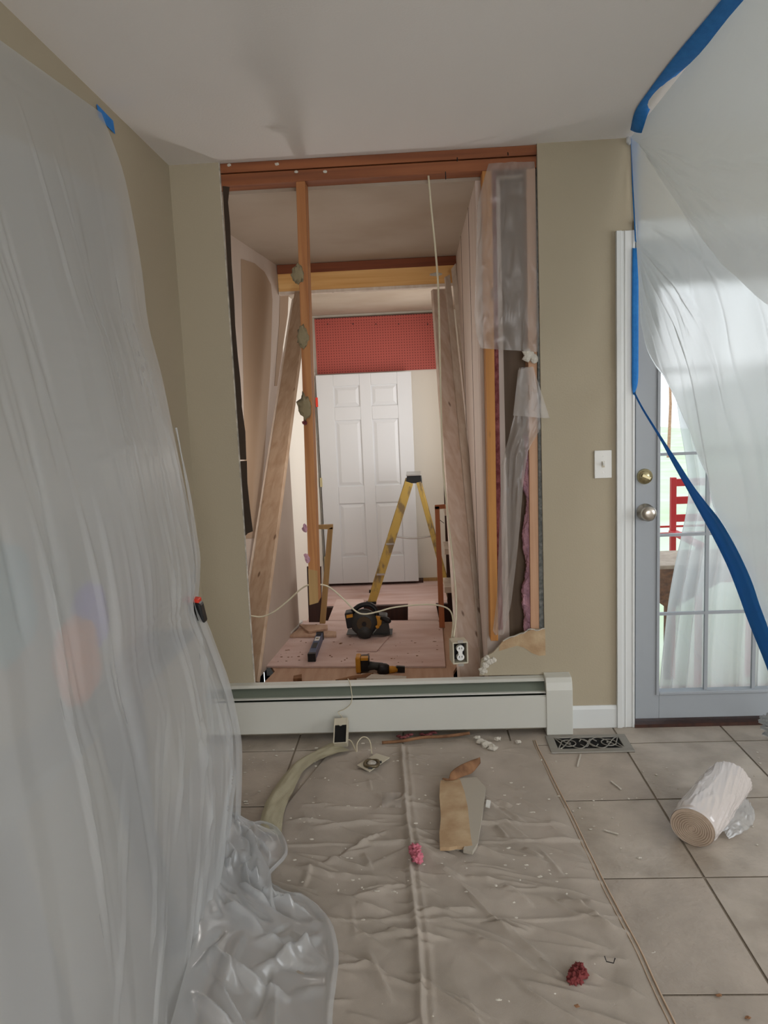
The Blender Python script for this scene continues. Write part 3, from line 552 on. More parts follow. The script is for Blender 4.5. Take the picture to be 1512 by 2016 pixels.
for (a, c) in cols:
    for (u, v) in rows:
        X0, X1, Z0, Z1 = x0 + a * wdt + .012, x0 + c * wdt - .012, z1 - v * hgt + .012, z1 - u * hgt - .012; s = .028
        MB().add([(X0, dy + .012, Z0), (X1, dy + .012, Z0), (X1, dy + .012, Z1), (X0, dy + .012, Z1), (X0 + s, dy + .003, Z0 + s), (X1 - s, dy + .003, Z0 + s), (X1 - s, dy + .003, Z1 - s), (X0 + s, dy + .003, Z1 - s)],
                 [(0, 1, 5, 4), (1, 2, 6, 5), (2, 3, 7, 6), (3, 0, 4, 7), (4, 5, 6, 7)]).out('raised_panel', 'fardoor', t)
for py in (792, 950, 1105):
    p = W(622, py, Y=dy); MB().box((x0 - .012, dy - .004, p.z - .045), (x0 + .01, dy + .03, p.z + .045)).out('hinge', 'brass' if py != 792 else 'redstk', t, label=None if py != 792 else 'hinge area covered by an orange-red sticker')
MB().box((x0 - .05, 7.46, ffz), (x0 - .014, 7.548, z1 + .03)).out('jamb_strip', 'farwall', bpy.data.objects['wall_far'])
# pegboard
p0, p1 = W(624, 737, Y=7.5), W(861, 618, Y=7.5)
t = thing('pegboard', 'red perforated pegboard mounted on the far wall above the door', 'pegboard', ((p0.x + p1.x) / 2, 7.53, p0.z))
MB().box((p0.x, 7.525, p0.z + .0), (p1.x + .04, 7.535, p1.z + .01)).out('panel', 'peg', t)
MB().box((p0.x, 7.524, p1.z + .01), (p1.x + .04, 7.536, p1.z + .018)).out('top_edge', 'brown', t)
for px in (645, 695, 740, 785, 842): MB().cyl(W(px, 638, Y=7.524), W(px, 638, Y=7.515), .006, 8).out('screw', 'blackp', t)
# stick frames and brown panels
py_ = 4.96
o = MB().prism([W(604, 1116, Y=py_), W(632, 1116, Y=py_), W(633, 1225, Y=py_), W(608, 1225, Y=py_)], (0, .02, 0)).out('brown_panel', 'brown'); tag(o, 'upright dark brown panel behind the foot of the hanging stud', 'panel')
t = thing('rail_post', 'thin tan wooden post with short top rail left of the ladder', 'post', tuple(W(632, 1228, Y=4.94)))
MB().prism([W(645, 1042, Y=4.94), W(655, 1037, Y=4.94), W(640, 1228, Y=4.94), W(629, 1228, Y=4.94)], (0, .03, 0)).out('post', 'tan', t, bev=.001)
MB().prism([W(626, 1034, Y=4.94), W(655, 1033, Y=4.94), W(655, 1042, Y=4.94), W(626, 1042, Y=4.94)], (0, .03, 0)).out('top_rail', 'tan', t, bev=.001)
t = thing('rail_post', 'reddish wooden post with short top rail right of the ladder', 'post', tuple(W(868, 1236, Y=4.78)))
MB().prism([W(856, 997, Y=4.8), W(865, 997, Y=4.8), W(876, 1236, Y=4.8), W(865, 1236, Y=4.8)], (0, .025, 0)).out('post', 'reddish', t, bev=.001)
MB().prism([W(856, 995, Y=4.8), W(884, 993, Y=4.8), W(884, 1001, Y=4.8), W(856, 1003, Y=4.8)], (0, .025, 0)).out('top_rail', 'reddish', t, bev=.001)
MB().tube([W(866, 1024, Y=4.83), W(874, 1030, Y=4.85)], .002, 6).out('wire_hook', 'blackp', t)
sh = thing('shelf_unit', 'tall dark brown shelf unit with white shelves beyond the right boards', 'shelf', (.33, 5.4, ffz))
a = W(870, 840, Y=5.4); MB().box((a.x, 5.42, ffz), (.455, 5.44, 1.25)).out('back_panel', 'brown', sh)
MB().box((.44, 5.1, ffz), (.455, 5.42, 1.25)).out('side_panel', 'brown', sh)
for py, hh in ((885, .012), (943, .02), (1004, .03), (1077, .038), (1150, .04)):
    p = W(876, py, Y=5.3); MB().box((W(873.5, py, Y=5.3).x, 5.12, p.z - hh / 2), (.44, 5.42, p.z + hh / 2)).out('shelf_board', 'pine2', sh)
# ================================================================== HEATER
hx0, hx1 = -.97, .505; hy = 3.153
t = thing('baseboard_heater', 'long cream baseboard heater along the wall below the opening', 'heater', (-.2, D - .035, 0))
MB().box((hx0, D - .004, .03), (hx1, D, .236)).out('back_plate', 'heater_in', t)
MB().prism([(hx0, D, .243), (hx0, D - .030, .240), (hx0, D - .042, .232), (hx0, D - .040, .229), (hx0, D - .029, .236), (hx0, D, .239)], (hx1 - hx0, 0, 0)).out('hood', 'heater', t)
MB().prism([(hx0, D - .012, .232), (hx0, hy + .020, .192), (hx0, hy + .022, .188), (hx0, D - .008, .229)], (hx1 - hx0, 0, 0)).out('damper', mat('greenish_enamel', srgb(108, 115, 103), .4), t)
MB().prism([(hx0, hy + .022, .191), (hx0, hy + .008, .190), (hx0, hy + .005, .186), (hx0, hy + .022, .185)], (hx1 - hx0, 0, 0)).out('damper_lip', 'heater', t)
MB().prism([(hx0, hy + .008, .176), (hx0, hy, .170), (hx0, hy, .034), (hx0, hy + .01, .028), (hx0, hy + .012, .032), (hx0, hy + .003, .038), (hx0, hy + .003, .168), (hx0, hy + .01, .173)], (hx1 - hx0, 0, 0)).out('front_panel', 'heater', t)
MB().box((hx0, hy + .02, .05), (hx1, D - .006, .15)).out('fin_element', 'dark', t)
MB().prism([(hx1, D, .0), (hx1, hy - .006, 0), (hx1, hy - .006, .2), (hx1, hy + .002, .232), (hx1, hy + .016, .25), (hx1, D, .255)], (.112, 0, 0)).out('end_cap', 'heater', t, bev=.003)
# ================================================================== LIGHT SWITCH
c = W(1187, 914, Y=D - .003)
t = thing('light_switch', 'white light switch plate on the khaki wall beside the glazed door', 'switch', tuple(c))
cp_ = MB().box((c.x - .0355, D - .007, c.z - .058), (c.x + .0355, D - .0001, c.z + .058)).out('cover_plate', 'white', t, bev=.002)
MB().box((c.x - .006, D - .0085, c.z - .013), (c.x + .006, D - .006, c.z + .013)).out('toggle_slot', 'box', cp_)
MB().obox((c.x, D - .014, c.z + .004), V((.004, 0, 0)), V((0, .008, .005)), V((0, -.002, .004))).out('toggle', 'white', t, bev=.001)
for s in (-1, 1): MB().cyl((c.x, D - .006, c.z + .034 * s), (c.x, D - .0078, c.z + .034 * s), .003, 10).out('screw', 'alu', cp_)
# ================================================================== LEFT PLASTIC
E_ = [(208, 222, 2.53), (240, 330, 2.62), (262, 430, 2.68), (280, 540, 2.70), (292, 640, 2.72), (318, 740, 2.75), (345, 870, 2.76), (368, 980, 2.74), (388, 1085, 2.70), (389, 1135, 2.70), (386, 1180, 2.70), (410, 1240, 2.67), (432, 1300, 2.64), (450, 1350, 2.62), (468, 1430, 2.56), (471, 1500, 2.52), (468, 1600, 2.46)]
E = [W(a, b, Y=y) for a, b, y in E_]; E.append(W(470, 1652, Z=.005)); E[0].x = XL + .006
E = spline(E, 4)
lf = thing('plastic_sheeting', 'milky plastic sheet hung from the left wall down to the floor', 'plastic sheet', (-.8, 2, 0))
def Nn(v): return V((lerp(-.955, -.66, min(1, v * 1.6)) if v < .62 else lerp(-.66, -.50, (v - .62) / .38), lerp(.95, .75, v), lerp(2.24, .0, v)))
def lsheet(u, v):
    a = along(E, v); c = Nn(v)
    p = lerp(a, c, u)
    belly = .06 * math.sin(math.pi * min(1, max(0, v * 1.05))) * math.sin(math.pi * min(u * 1.0, 1))
    fade = min(1, v * 4) * min(1, u * 9 + .25)
    s = u * 4.2 - v * .9
    f = .026 * fb(s, v * .8, 3, 2) + .010 * max(0, ridge(s * 1.7, v * .8, 9) - .45)
    if v < .04 and u > .02: f *= .2
    p.x += (belly + f) * fade; p.y += .01 * fb(s, v * 2, 7, 2) * fade
    return p
def creases(U, Vv, segs):
    Z = np.zeros_like(U)
    for (x0, y0, x1, y1, a, wd) in segs:
        dx, dy = x1 - x0, y1 - y0; L2 = dx * dx + dy * dy; t = ((U - x0) * dx + (Vv - y0) * dy) / L2
        d = ((U - x0) * dy - (Vv - y0) * dx) / math.sqrt(L2)
        pr = np.where(d > 0, np.exp(-(d / wd) ** 2), np.exp(-(d / (wd * 2.6)) ** 2))
        Z += a * pr * np.clip(t * 4, 0, 1) * np.clip((1 - t) * 4, 0, 1)
    return Z
def npgrid(fn, nu, nv, segs, nrm, k=None):
    P = np.array([tuple(fn(i / nu, j / nv)) for j in range(nv + 1) for i in range(nu + 1)])
    uu = np.array([i / nu for j in range(nv + 1) for i in range(nu + 1)]); vv = np.array([j / nv for j in range(nv + 1) for i in range(nu + 1)])
    Z = creases(uu * segs[1], vv * segs[2], segs[0])
    if k is not None: Z *= k(uu, vv)
    P += Z[:, None] * np.array(nrm)[None, :]
    b = MB(); b.v = [V(q) for q in P.tolist()]
    b.f = [(j * (nu + 1) + i, j * (nu + 1) + i + 1, (j + 1) * (nu + 1) + i + 1, (j + 1) * (nu + 1) + i) for j in range(nv) for i in range(nu)]
    return b
rs_ = random.Random(3); sg = []
# the sheet is about 1.9 m along the wall (u) by 2.4 m high (v)
for k in range(60):      # long falling creases
    x = rs_.uniform(.02, 1.5); y = rs_.uniform(.05, 1.3); l = rs_.uniform(.3, 1.1); sg.append((x, y, x + l * rs_.uniform(-.05, .12), y + l, rs_.uniform(.002, .006) * rs_.choice((1, -1)), rs_.uniform(.004, .010)))
for k in range(46):      # packing creases running across
    x = rs_.uniform(.0, .9); y = rs_.choice((.62, .68, .82, .86, 1.28, 1.36)) + rs_.uniform(-.03, .03); l = rs_.uniform(.15, .5); sg.append((x, y + .02, x + l, y + .02 + l * rs_.uniform(.0, .16), rs_.uniform(.001, .0028), .0035))
for k in range(44):      # diagonal ones low down
    x = rs_.uniform(.05, 1.2); y = rs_.uniform(1.5, 2.2); l = rs_.uniform(.2, .7); sg.append((x, y, x + l * .62, y + l * .75, rs_.uniform(.004, .009) * rs_.choice((1, 1, -1)), .0045))
for (x0_, y0_, x1_, y1_) in ((.05, 1.75, .75, 2.35), (.1, 1.85, .8, 2.4), (.0, .95, .5, 1.9), (.28, .6, .62, 1.9), (.42, .8, .7, 2.2)): sg.append((x0_, y0_, x1_, y1_, .008, .007))
npgrid(lsheet, 230, 280, (sg, 1.9, 2.4), (1, 0, 0)).out('film', 'filmL', lf, True)
def lin(u, v): return lsheet(.055 + .945 * u + .05 * math.sin(v * 9) * (1 - u) ** 4, .10 + .90 * v) + V((-.010 - .01 * fb(u * 4, v * 3, 5, 2), 0, 0))
npgrid(lin, 120, 150, (sg[:40], 1.9, 2.4), (1, 0, 0)).out('inner_layer', 'filmL2', lf, True)
MB().grid(lambda u, v: lsheet(u * .09 * sm(v * 3.5), .34 + .66 * v) + V((.010, -.004, 0)) * (1 + .5 * math.sin(u * 3)) + V((.008 * fb(u * 2, v * 5, 2, 2), 0, 0)), 10, 110).out('folded_hem', 'filmL', lf, True)
# pool on floor
O_ = [(474, 1640), (520, 1628), (556, 1648), (566, 1690), (530, 1735), (560, 1765), (610, 1780), (650, 1818), (667, 1880), (662, 1950), (655, 2016)]
O = [W(*p, Z=.006) for p in O_] + [V((-.22, 1.3, .006)), V((-.2, 1.0, .006))]
O = spline(O, 4)
I = [V((-.70, 2.44, .01)), V((-.68, 2.2, .05)), V((-.62, 1.95, .06)), V((-.60, 1.7, .05)), V((-.57, 1.4, .04)), V((-.55, 1.0, .02))]
def pool(u, v):
    p = lerp(along(I, v), along(O, v), u)
    a = u * (1 - u) * 4
    h = .030 * fb(p.x * 4, p.y * 3, 1, 2) + .02
    p.z = .010 + (a * .9 + .10) * max(0, h) * (1.5 - u * .9) + (1 - u) ** 2 * .12 + .018 * math.exp(-((u - .97) / .03) ** 2)
    return p
sg2 = []
for k in range(75):
    x = rs_.uniform(0, .38); y = rs_.uniform(0, 1.1); an = rs_.gauss(.9, .5); l = rs_.uniform(.08, .3); sg2.append((x, y, x + l * math.cos(an), y + l * math.sin(an), rs_.uniform(.008, .03) * rs_.choice((1, 1, -.6)), rs_.uniform(.004, .009)))
npgrid(pool, 110, 190, (sg2, .4, 1.5), (.15, 0, 1), lambda u, v: np.clip(u * (1 - u) * 5, 0, 1)).out('crumpled_tail', 'filmPool', lf, True)
tl = [W(473, 1640, Z=.02), W(500, 1640, Z=.06), W(560, 1720, Z=.01)]
def flap(u, v):
    a = W(472, 1636, Z=.005); b_ = W(505, 1700, Z=.16); c_ = W(560, 1836, Z=.01)
    d_ = W(440, 1820, Z=.02); p = lerp(lerp(a, c_, v), lerp(a, d_, v), u); p.z += .20 * math.sin(math.pi * v) * (1 - u) ** 2 * .6 + .02 * fb(u * 3, v * 4, 8, 2); p.x += .02 * fb(v * 3, u * 4, 2, 2); return p
MB().grid(flap, 30, 40).out('upturned_fold', 'filmPool', lf, True)
q = [W(190, 205, X=XL + .004), W(222, 238, X=XL + .004), W(226, 264, X=XL + .004), W(195, 232, X=XL + .004)]
MB().prism(q, (.0015, 0, 0)).out('tape_patch', 'blue', lf, label='square of blue painter tape')
# things behind the left plastic
tb = thing('covered_table', 'dark-legged low table hidden behind the left plastic sheet', 'table', (-.85, 1.9, 0))
MB().box((-.955, 1.25, .66), (-.80, 2.55, .69)).out('table_top', 'greyfuzz', tb, bev=.004)
for px_ in (312, 92):
    f_ = W(px_, 1560, X=-.71); MB().beam((-.85, f_.y + .05, .66), (-.70, f_.y, .004), .055, .05, (0, 1, 0)).out('leg', 'blackp', tb)
for y_ in (2.3, 1.5): MB().box((-.955, y_ - .025, 0), (-.915, y_ + .025, .66)).out('leg', 'blackp', tb)
for pp, rr, c_, l_ in (((152, 1300), .085, (232, 128, 60), 'orange bundle showing faintly through the left plastic'), ((178, 1215), .07, (128, 96, 200), 'purple bundle above the orange one behind the left plastic'), ((0, 1190), .10, (70, 130, 140), 'teal bundle at the left edge behind the left plastic')):
    cpt = W(*pp, X=-.83); cu = MB().blob(cpt, rr, 3, (.5, 1.0, 1.3), .15, 3).out('cushion', mat('bundle_cloth', srgb(*c_), .8), smooth=True); tag(cu, l_, 'cushion')
hd = thing('tool_handle', 'black handle end with red band poking out of the left plastic', 'handle', tuple(W(392, 1205, Y=2.68)))
hc = W(394, 1196, Y=2.60)
MB().obox(hc + V((-.012, .0, -.008)), V((.027, -.006, -.008)), V((0, .024, 0)), V((-.006, 0, .036))).out('grip', 'blackp', hd, bev=.008)
MB().obox(hc + V((-.026, -.002, .030)), V((.028, 0, -.004)), V((0, .02, 0)), V((0, 0, .008))).out('red_band', 'redstk', hd, bev=.003, label='red band')
# ================================================================== RIGHT PLASTIC
rf = thing('plastic_sheeting', 'hazy plastic sheet taped along the ceiling, hanging in front of the glazed door', 'plastic sheet', (.875, 2, 0))
RX = .875
Bt = [W(1262, 640, X=RX), W(1275, 690, X=RX), W(1299, 732, X=RX), W(1330, 783, X=RX), W(1350, 840, X=RX), W(1366, 885, X=RX), (W(1389, 948, X=RX)), W(1405, 1005, X=RX), W(1438, 1065, X=RX), W(1466, 1135, X=RX), W(1490, 1210, X=RX), W(1506, 1290, X=RX), V((RX, 1.85, .62)), V((RX, 1.6, .45)), V((RX, 1.2, .3)), V((RX, .6, .2))]
Bt = spline(Bt, 3); Bt[0].y = min(Bt[0].y, 3.19)
def rsheet(u, v, off=0):
    b = along(Bt, u); t_ = V((RX, lerp(3.2, .5, u ** 1.0), 2.425)); 
    t_.y = lerp(3.2, .5, u); b2 = V(b)
    p = lerp(t_, b2, v)
    s = u * 5 + v * 3
    k = min(1, v * 3) * min(1, u * 12)
    p.x += k * (.012 * fb(u * 4 - v * 2, v * 2.5 + u * 2, 1, 2) + .016 * max(0, ridge(v * 5 - u * 6, u * 1.4, 3) - .55)) + off
    return p
sg4 = []
for (x, y, x2, y2, a) in ((.02, .95, 1.0, 1.15, .014), (.03, 1.02, .8, 1.42, .012), (.02, 1.08, .45, 1.5, .010), (.1, .75, 1.2, .95, .008), (.3, .9, 1.3, 1.35, .006), (.05, 1.0, .9, 1.25, .006)): sg4.append((x, y, x2, y2, a, .010))
for k in range(22):
    x = rs_.uniform(.1, 1.2); y = rs_.uniform(.6, 1.5); an = rs_.uniform(.2, 1.4); l = rs_.uniform(.05, .25); sg4.append((x, y, x + l * math.cos(an), y + l * math.sin(an), .002, .005))
npgrid(rsheet, 170, 150, (sg4, 2.7, 1.7), (-1, 0, 0)).out('film', 'filmR', rf, True, solid=.0012)
C1 = spline([W(1258, 284, X=RX - .012), W(1300, 350, X=RX - .014), W(1350, 425, X=RX - .016), W(1400, 492, X=RX - .018), W(1450, 545, X=RX - .02), W(1512, 600, X=RX - .02), V((RX - .02, 1.6, 1.5)), V((RX - .02, .9, 1.2))], 4)
def rs2(u, v):
    b = along(C1, u); t_ = V((RX - .004, b.y * .999, 2.425)); t_.y = lerp(3.19, .7, u); p = lerp(t_, b, v)
    k = min(1, u * 3) * v ** 3
    p.x += -.012 * k * abs(fb(u * 5, v * 3, 5, 2)); return p
sg3 = []
for k in range(40):
    x = rs_.uniform(.05, 1.3); y = rs_.uniform(.62, .95); l = rs_.uniform(.15, .5); sg3.append((x, y, x + l, y + l * rs_.uniform(.02, .16), rs_.uniform(.003, .008), .006))
for k in range(30):
    x = rs_.uniform(.1, 1.1); y = rs_.uniform(.1, .9); an = rs_.uniform(0, 3.1); l = rs_.uniform(.03, .12); sg3.append((x, y, x + l * math.cos(an), y + l * math.sin(an), .0015, .004))
npgrid(rs2, 150, 100, (sg3, 2.0, 1.0), (-1, 0, 0)).out('second_layer', 'filmR2', rf, True)
def ribbon(Lp, Rp, m, name, n=4, parent=rf):
    Lp = spline(Lp, n); Rp = spline(Rp, n); return MB().grid(lambda u, v: lerp(along(Lp, v), along(Rp, v), u) + V((0, 0, -.003 * math.sin(u * math.pi))), 3, len(Lp) - 1).out(name, m, parent, True, solid=.0008)
ribbon([V((.84, 1.6, 2.431)), W(1420, 0, Z=2.431), W(1332, 106, Z=2.431), W(1276, 180, Z=2.431), W(1250, 220, Z=2.431), W(1241, 256, Z=2.431)],
       [V((.868, 1.6, 2.36)), W(1464, 0, X=.868), W(1377, 106, X=.868), W(1313, 167, X=.868), W(1281, 212, X=.868), W(1263, 262, X=.868)], 'blue', 'ceiling_tape')
ribbon([W(1240, 256, Y=D - .01), W(1242, 291, Y=D - .01), W(1245, 380, Y=D - .008), W(1249, 452, Y=D - .024), W(1250, 475, Y=D - .024)], [W(1264, 258, Y=D - .02), W(1257, 291, Y=D - .02), W(1256, 380, Y=D - .018), W(1258, 452, Y=D - .03), W(1257, 478, Y=D - .03)], 'blue', 'corner_tape')
ribbon([W(1245, 488, Y=D - .024), W(1244, 600, Y=D - .024), W(1244, 700, Y=D - .024), W(1244, 755, Y=D - .024), W(1246, 776, Y=D - .024)], [W(1257, 486, Y=D - .03), W(1257, 600, Y=D - .03), W(1257, 700, Y=D - .03), W(1256, 752, Y=D - .03), W(1249, 776, Y=D - .024)], 'blue', 'trim_tape')
ribbon([W(1246, 772, X=.868), W(1265, 808, X=.868), W(1297, 861, X=.866), W(1322, 908, X=.862), W(1348, 955, X=.86), W(1378, 1010, X=.86), W(1400, 1050, X=.86), W(1430, 1110, X=.86), W(1452, 1165, X=.86), W(1470, 1215, X=.86), W(1488, 1260, X=.86), W(1505, 1302, X=.86), W(1530, 1370, X=.86)],
       [W(1250, 772, X=.868), W(1268, 806, X=.868), W(1301, 858, X=.866), W(1332, 905, X=.862), W(1364, 955, X=.86), W(1392, 992, X=.86), W(1418, 1025, X=.86), W(1450, 1080, X=.86), W(1478, 1140, X=.86), W(1495, 1190, X=.86), W(1508, 1225, X=.86), W(1522, 1265, X=.86), W(1545, 1330, X=.86)], 'blueT', 'loose_edge_tape')
MB().blob(W(1238, 275, Y=D - .012), .018, 2, (.6, .4, 1), .5).out('film_tuft', 'filmPool', rf, True)
o = MB().grid(lambda u, v: lerp(lerp(W(1494, 1412, Z=.12), W(1530, 1400, Z=.3), u), lerp(W(1506, 1452, Z=.004), W(1560, 1470, Z=.004), u), v) + V((.01 * math.sin(v * 20 + u * 9), .01 * math.sin(u * 22), 0)), 16, 16).out('film_tail', 'filmR', rf, True)
# ================================================================== OUTDOORS
struct(MB().box((.62, D + .14, -.4), (14, 60, -.3)).box((-20, 8, -.4), (.62, 60, -.3)).out('ground', 'lawn'))
struct(MB().box((.56, D + .14, -.3), (.6, 7.7, 2.6)).out('wall_outside', 'trim'))
dk = MB().box((.62, D + .14, -.12), (5, 3.9, -.08)).out('patio_deck', 'deck'); struct(dk)
def wout(px, py, Y): return W(px, py, Y=Y)
CY = 4.6
t = thing('garden_chair', 'red ladder-back garden chair outside the glazed door', 'chair', tuple(W(1340, 1095, Y=CY)))
gz = -.3
xa = W(1325, 1000, Y=CY).x; xb = xa + .46; zt = W(1325, 940, Y=CY).z
for x in (xa, xb): MB().box((x - .016, CY - .016, gz), (x + .016, CY + .016, zt)).out('back_post', 'red', t, bev=.003)
for py in (950, 985, 1020): p = W(1335, py, Y=CY); MB().box((xa, CY - .008, p.z - .022), (xb, CY + .008, p.z + .022)).out('back_slat', 'red', t, bev=.002)
zs = W(1335, 1050, Y=CY).z
MB().box((xa - .02, CY - .45, zs - .2), (xb + .02, CY, zs - .17)).out('seat', 'red', t, bev=.003)
for x in (xa, xb): MB().box((x - .016, CY - .45, gz), (x + .016, CY - .42, zs)).out('front_leg', 'red', t); MB().box((x - .025, CY - .47, zs), (x + .025, CY, zs + .02)).out('arm_rest', 'red', t)
for py in (1048, 1062): p = W(1310, py, Y=CY); MB().box((xa - .6, CY + .2, p.z - .006), (xb, CY + .21, p.z + .006)).out('rear_rung', 'red', t)
t = thing('garden_table', 'brown wicker garden table just outside the door glass', 'table', tuple(W(1310, 1200, Y=3.95)))
p = W(1304, 1097, Y=3.95); MB().box((p.x - .35, 3.75, p.z - .02), (p.x + .5, 4.12, p.z)).out('table_top', mat('stone_top', srgb(190, 170, 150), .7, c2=srgb(160, 140, 120), scale=(20, 20, 20)), t, bev=.004)
zb = W(1315, 1196, Y=3.95).z
MB().add([(p.x - .3, 3.8, p.z - .02), (p.x + .40, 3.8, p.z - .02), (p.x + .40, 4.10, p.z - .02), (p.x - .3, 4.10, p.z - .02), (p.x + .02, 3.95, zb), (p.x + .07, 3.95, zb), (p.x + .07, 4.05, zb), (p.x + .02, 4.05, zb)], [(0, 1, 5, 4), (1, 2, 6, 5), (2, 3, 7, 6), (3, 0, 4, 7), (4, 5, 6, 7)]).out('wicker_base', 'wicker', t)
MB().cyl((p.x + .045, 4.0, -.08), (p.x + .045, 4.0, zb + .01), .02, 10).out('pedestal', 'wicker', t)
Lc = spline([W(*p, Y=3.42) for p in ((1330, 770), (1338, 830), (1350, 900), (1357, 960), (1352, 1010), (1340, 1070), (1328, 1130), (1316, 1200), (1306, 1280), (1297, 1370), (1290, 1430))], 4)
Rc = [V((1.75, 3.42, 1.6)), V((1.85, 3.42, 0))]
def oc(u, v):
    p = lerp(along(Lc, v), lerp(Rc[0], Rc[1], v), u); p.y += .035 * math.sin(u * 60 + 3 * math.sin(u * 9)) * min(1, .3 + v) + .02 * fb(u * 20, v * 2, 3, 2); return p
o = MB().grid(oc, 220, 40).out('outdoor_plastic_sheet', 'filmOut', smooth=True); tag(o, 'pleated white plastic hanging outside the glazed door', 'plastic sheet')
tr0 = W(1316, 880, Y=22.0); t = thing('garden_tree', 'slender young tree far across the lawn', 'tree', (tr0.x, 22, -.3))
MB().tube([(tr0.x, 22, -.3), (tr0.x + .05, 22, 1.2), (tr0.x, 22, 3)], 1, 8, [.05, .04, .02]).out('trunk', 'deck', t)
b = MB()
for j in range(26): b.blob((tr0.x + rnd.uniform(-.8, .8), 22 + rnd.uniform(-.6, .6), 2.6 + rnd.uniform(-.9, 1.6)), rnd.uniform(.06, .2), j, (1, 1, .9), .7, 1)
b.out('blossom', mat('pale_blossom', srgb(226, 196, 200), .9), t)
# ================================================================== DROP CLOTH
def cl(u, v):
    y = lerp(3.09, .6, v); xl = lerp(-.40, -.56, min(1, v * 4)); xr = lerp(.452, .60, max(0, (3.0 - y) / 2.4)) + .004 * fb(y * 3, 0, 0, 2)
    x = lerp(xl, xr, u)
    yy = y + (.02 * fb(x * 5, 1, 2, 2) if v < .01 else 0)
    xf = -.12 + (3.119 - y) * (.084 / 1.519)
    dxf = x - xf - .006 * fb(y * 4, 3, 1, 2)
    z = .006 + .014 * math.exp(-(dxf / (.012 if dxf < 0 else .006)) ** 2) + .003 * math.exp(-((dxf - .025) / .008) ** 2)
    for yc in (2.33, 1.95, 1.42):
        d = y - yc - .012 * fb(x * 3, yc, 1, 2); z += .0045 * math.exp(-(d / (.004 if d < 0 else .012)) ** 2)
    am = .55 + .45 * math.tanh((2.75 - y) * 3)
    z += .012 * max(0, ridge(x * 2.2 - y * 1.2, y * 2.6 + x * 3.4, 12) - .5) * am + .003 * fb(x * 6, y * 8, 4, 3) * am
    e = min(u, 1 - u, v * 2.5) * 12
    z = .004 + max(0, z - .004) * min(1, .25 + e)
    return V((x, yy, max(.0035, z)))
cg = thing('drop_cloth', 'wrinkled beige canvas drop cloth on the tiles in front of the heater', 'drop cloth', (0, 1.8, 0))
sg5 = []
for k in range(330):
    x = rs_.uniform(.02, .98); y = rs_.uniform(.05, 2.4); an = rs_.gauss(.55, .35) if x > .38 else rs_.gauss(.35, .5); l = rs_.uniform(.08, .26) * (1 if y > .5 else .6)
    a = rs_.uniform(.0025, .0100) * (1 if y > .45 else .4); sg5.append((x, y, x + l * math.cos(an), y + l * math.sin(an), a, rs_.uniform(.003, .0065)))
npgrid(cl, 300, 620, (sg5, 1.0, 2.49), (0, 0, 1), lambda u, v: np.clip(np.minimum(u, 1 - u) * 14, 0, 1)).out('canvas', 'canvas', cg, True)
hem = [cl(1, v / 60) + V((-.004, 0, .002)) for v in range(61)]; MB().tube(hem, .0022, 6).out('hem', 'thread', cg, True)
hem = [cl(.985, v / 60) + V((0, 0, .0012)) for v in range(61)]; MB().tube(hem, .0012, 5).out('stitching', 'thread', cg, True)
# folded flap upper-left
Lq = spline([W(*p, Z=.012) for p in ((508, 1642), (520, 1590), (545, 1545), (585, 1500), (640, 1470), (652, 1464))], 5)
Rq = spline([W(*p, Z=.012) for p in ((554, 1650), (560, 1600), (578, 1560), (602, 1516), (650, 1490), (688, 1480))], 5)
MB().grid(lambda u, v: lerp(along(Lq, v), along(Rq, v), u) + V((0, 0, .002 + .013 * min(1, 4 * u) * (1 - u * .75) + .004 * fb(u * 3, v * 7, 2, 2) + .006 * max(0, ridge(u * 2, v * 9, 3) - .6))), 14, 50).out('folded_corner', 'canvas2', cg, True, label='greenish folded-over corner')
# ================================================================== FLOOR ITEMS
# register
q = [W(1073, 1450, Z=0), W(1232, 1450, Z=0), W(1250, 1481, Z=0), W(1084, 1482, Z=0)]
x0, x1, ya, yb = (q[0].x + q[3].x) / 2, (q[1].x + q[2].x) / 2, q[0].y - .003, q[2].y
t = thing('floor_register', 'satin metal floor vent with scroll pattern at the heater corner', 'vent', ((x0 + x1) / 2, (ya + yb) / 2, 0))
fw = .034; b = MB(); z1_ = .006
b.box((x0, yb, 0), (x1, yb + fw, z1_)).box((x0, ya - fw * .7, 0), (x1, ya, z1_)).box((x0, yb + fw, 0), (x0 + fw, ya - fw * .7, z1_)).box((x1 - fw, yb + fw, 0), (x1, ya - fw * .7, z1_)); b.out('frame', mat('satin_pewter', srgb(150, 146, 138), .45, .5), t, bev=.002)
MB().box((x0 + .01, yb + .01, .0003), (x1 - .01, ya - .01, .0012)).out('duct_shade', 'dark', t)  # flat black plate painted for the shade below the vent
cx, cy_, hw, hh = (x0 + x1) / 2, (yb + fw + ya - fw * .7) / 2, (x1 - x0) / 2 - fw, (ya - yb - fw * 1.7) / 2
def vr(path, r=.0026): MB().tube([(p[0], p[1], .0042) for p in path], r, 6).out('scroll', M['pewter'] if 'pewter' in M else 'greyp', t, True)
M['pewter'] = bpy.data.materials['satin_pewter']
for ph_ in (0, math.pi): vr([(cx - hw + 2 * hw * k / 40, cy_ + hh * .95 * math.sin(ph_ + math.pi * 3 * (k / 40 - .5) + math.pi / 2 * 0)) for k in range(41)])
for s in (-1, 1):
    for r in (.008, .03): vr([(cx + s * hw * .62 + r * 1.0 * math.cos(a * math.pi / 10), cy_ + min(r, hh * .95) * math.sin(a * math.pi / 10)) for a in range(21)])
    vr([(cx + s * (hw * .62 + .03), cy_ - .002), (cx + s * hw, cy_ + hh)]); vr([(cx + s * (hw * .62 + .03), cy_), (cx + s * hw, cy_ - hh)])
    for s2 in (-1, 1): vr([(cx + s * .012 * k, cy_ + s2 * hh * (.2 + .5 * math.sin(k))) for k in range(4)])
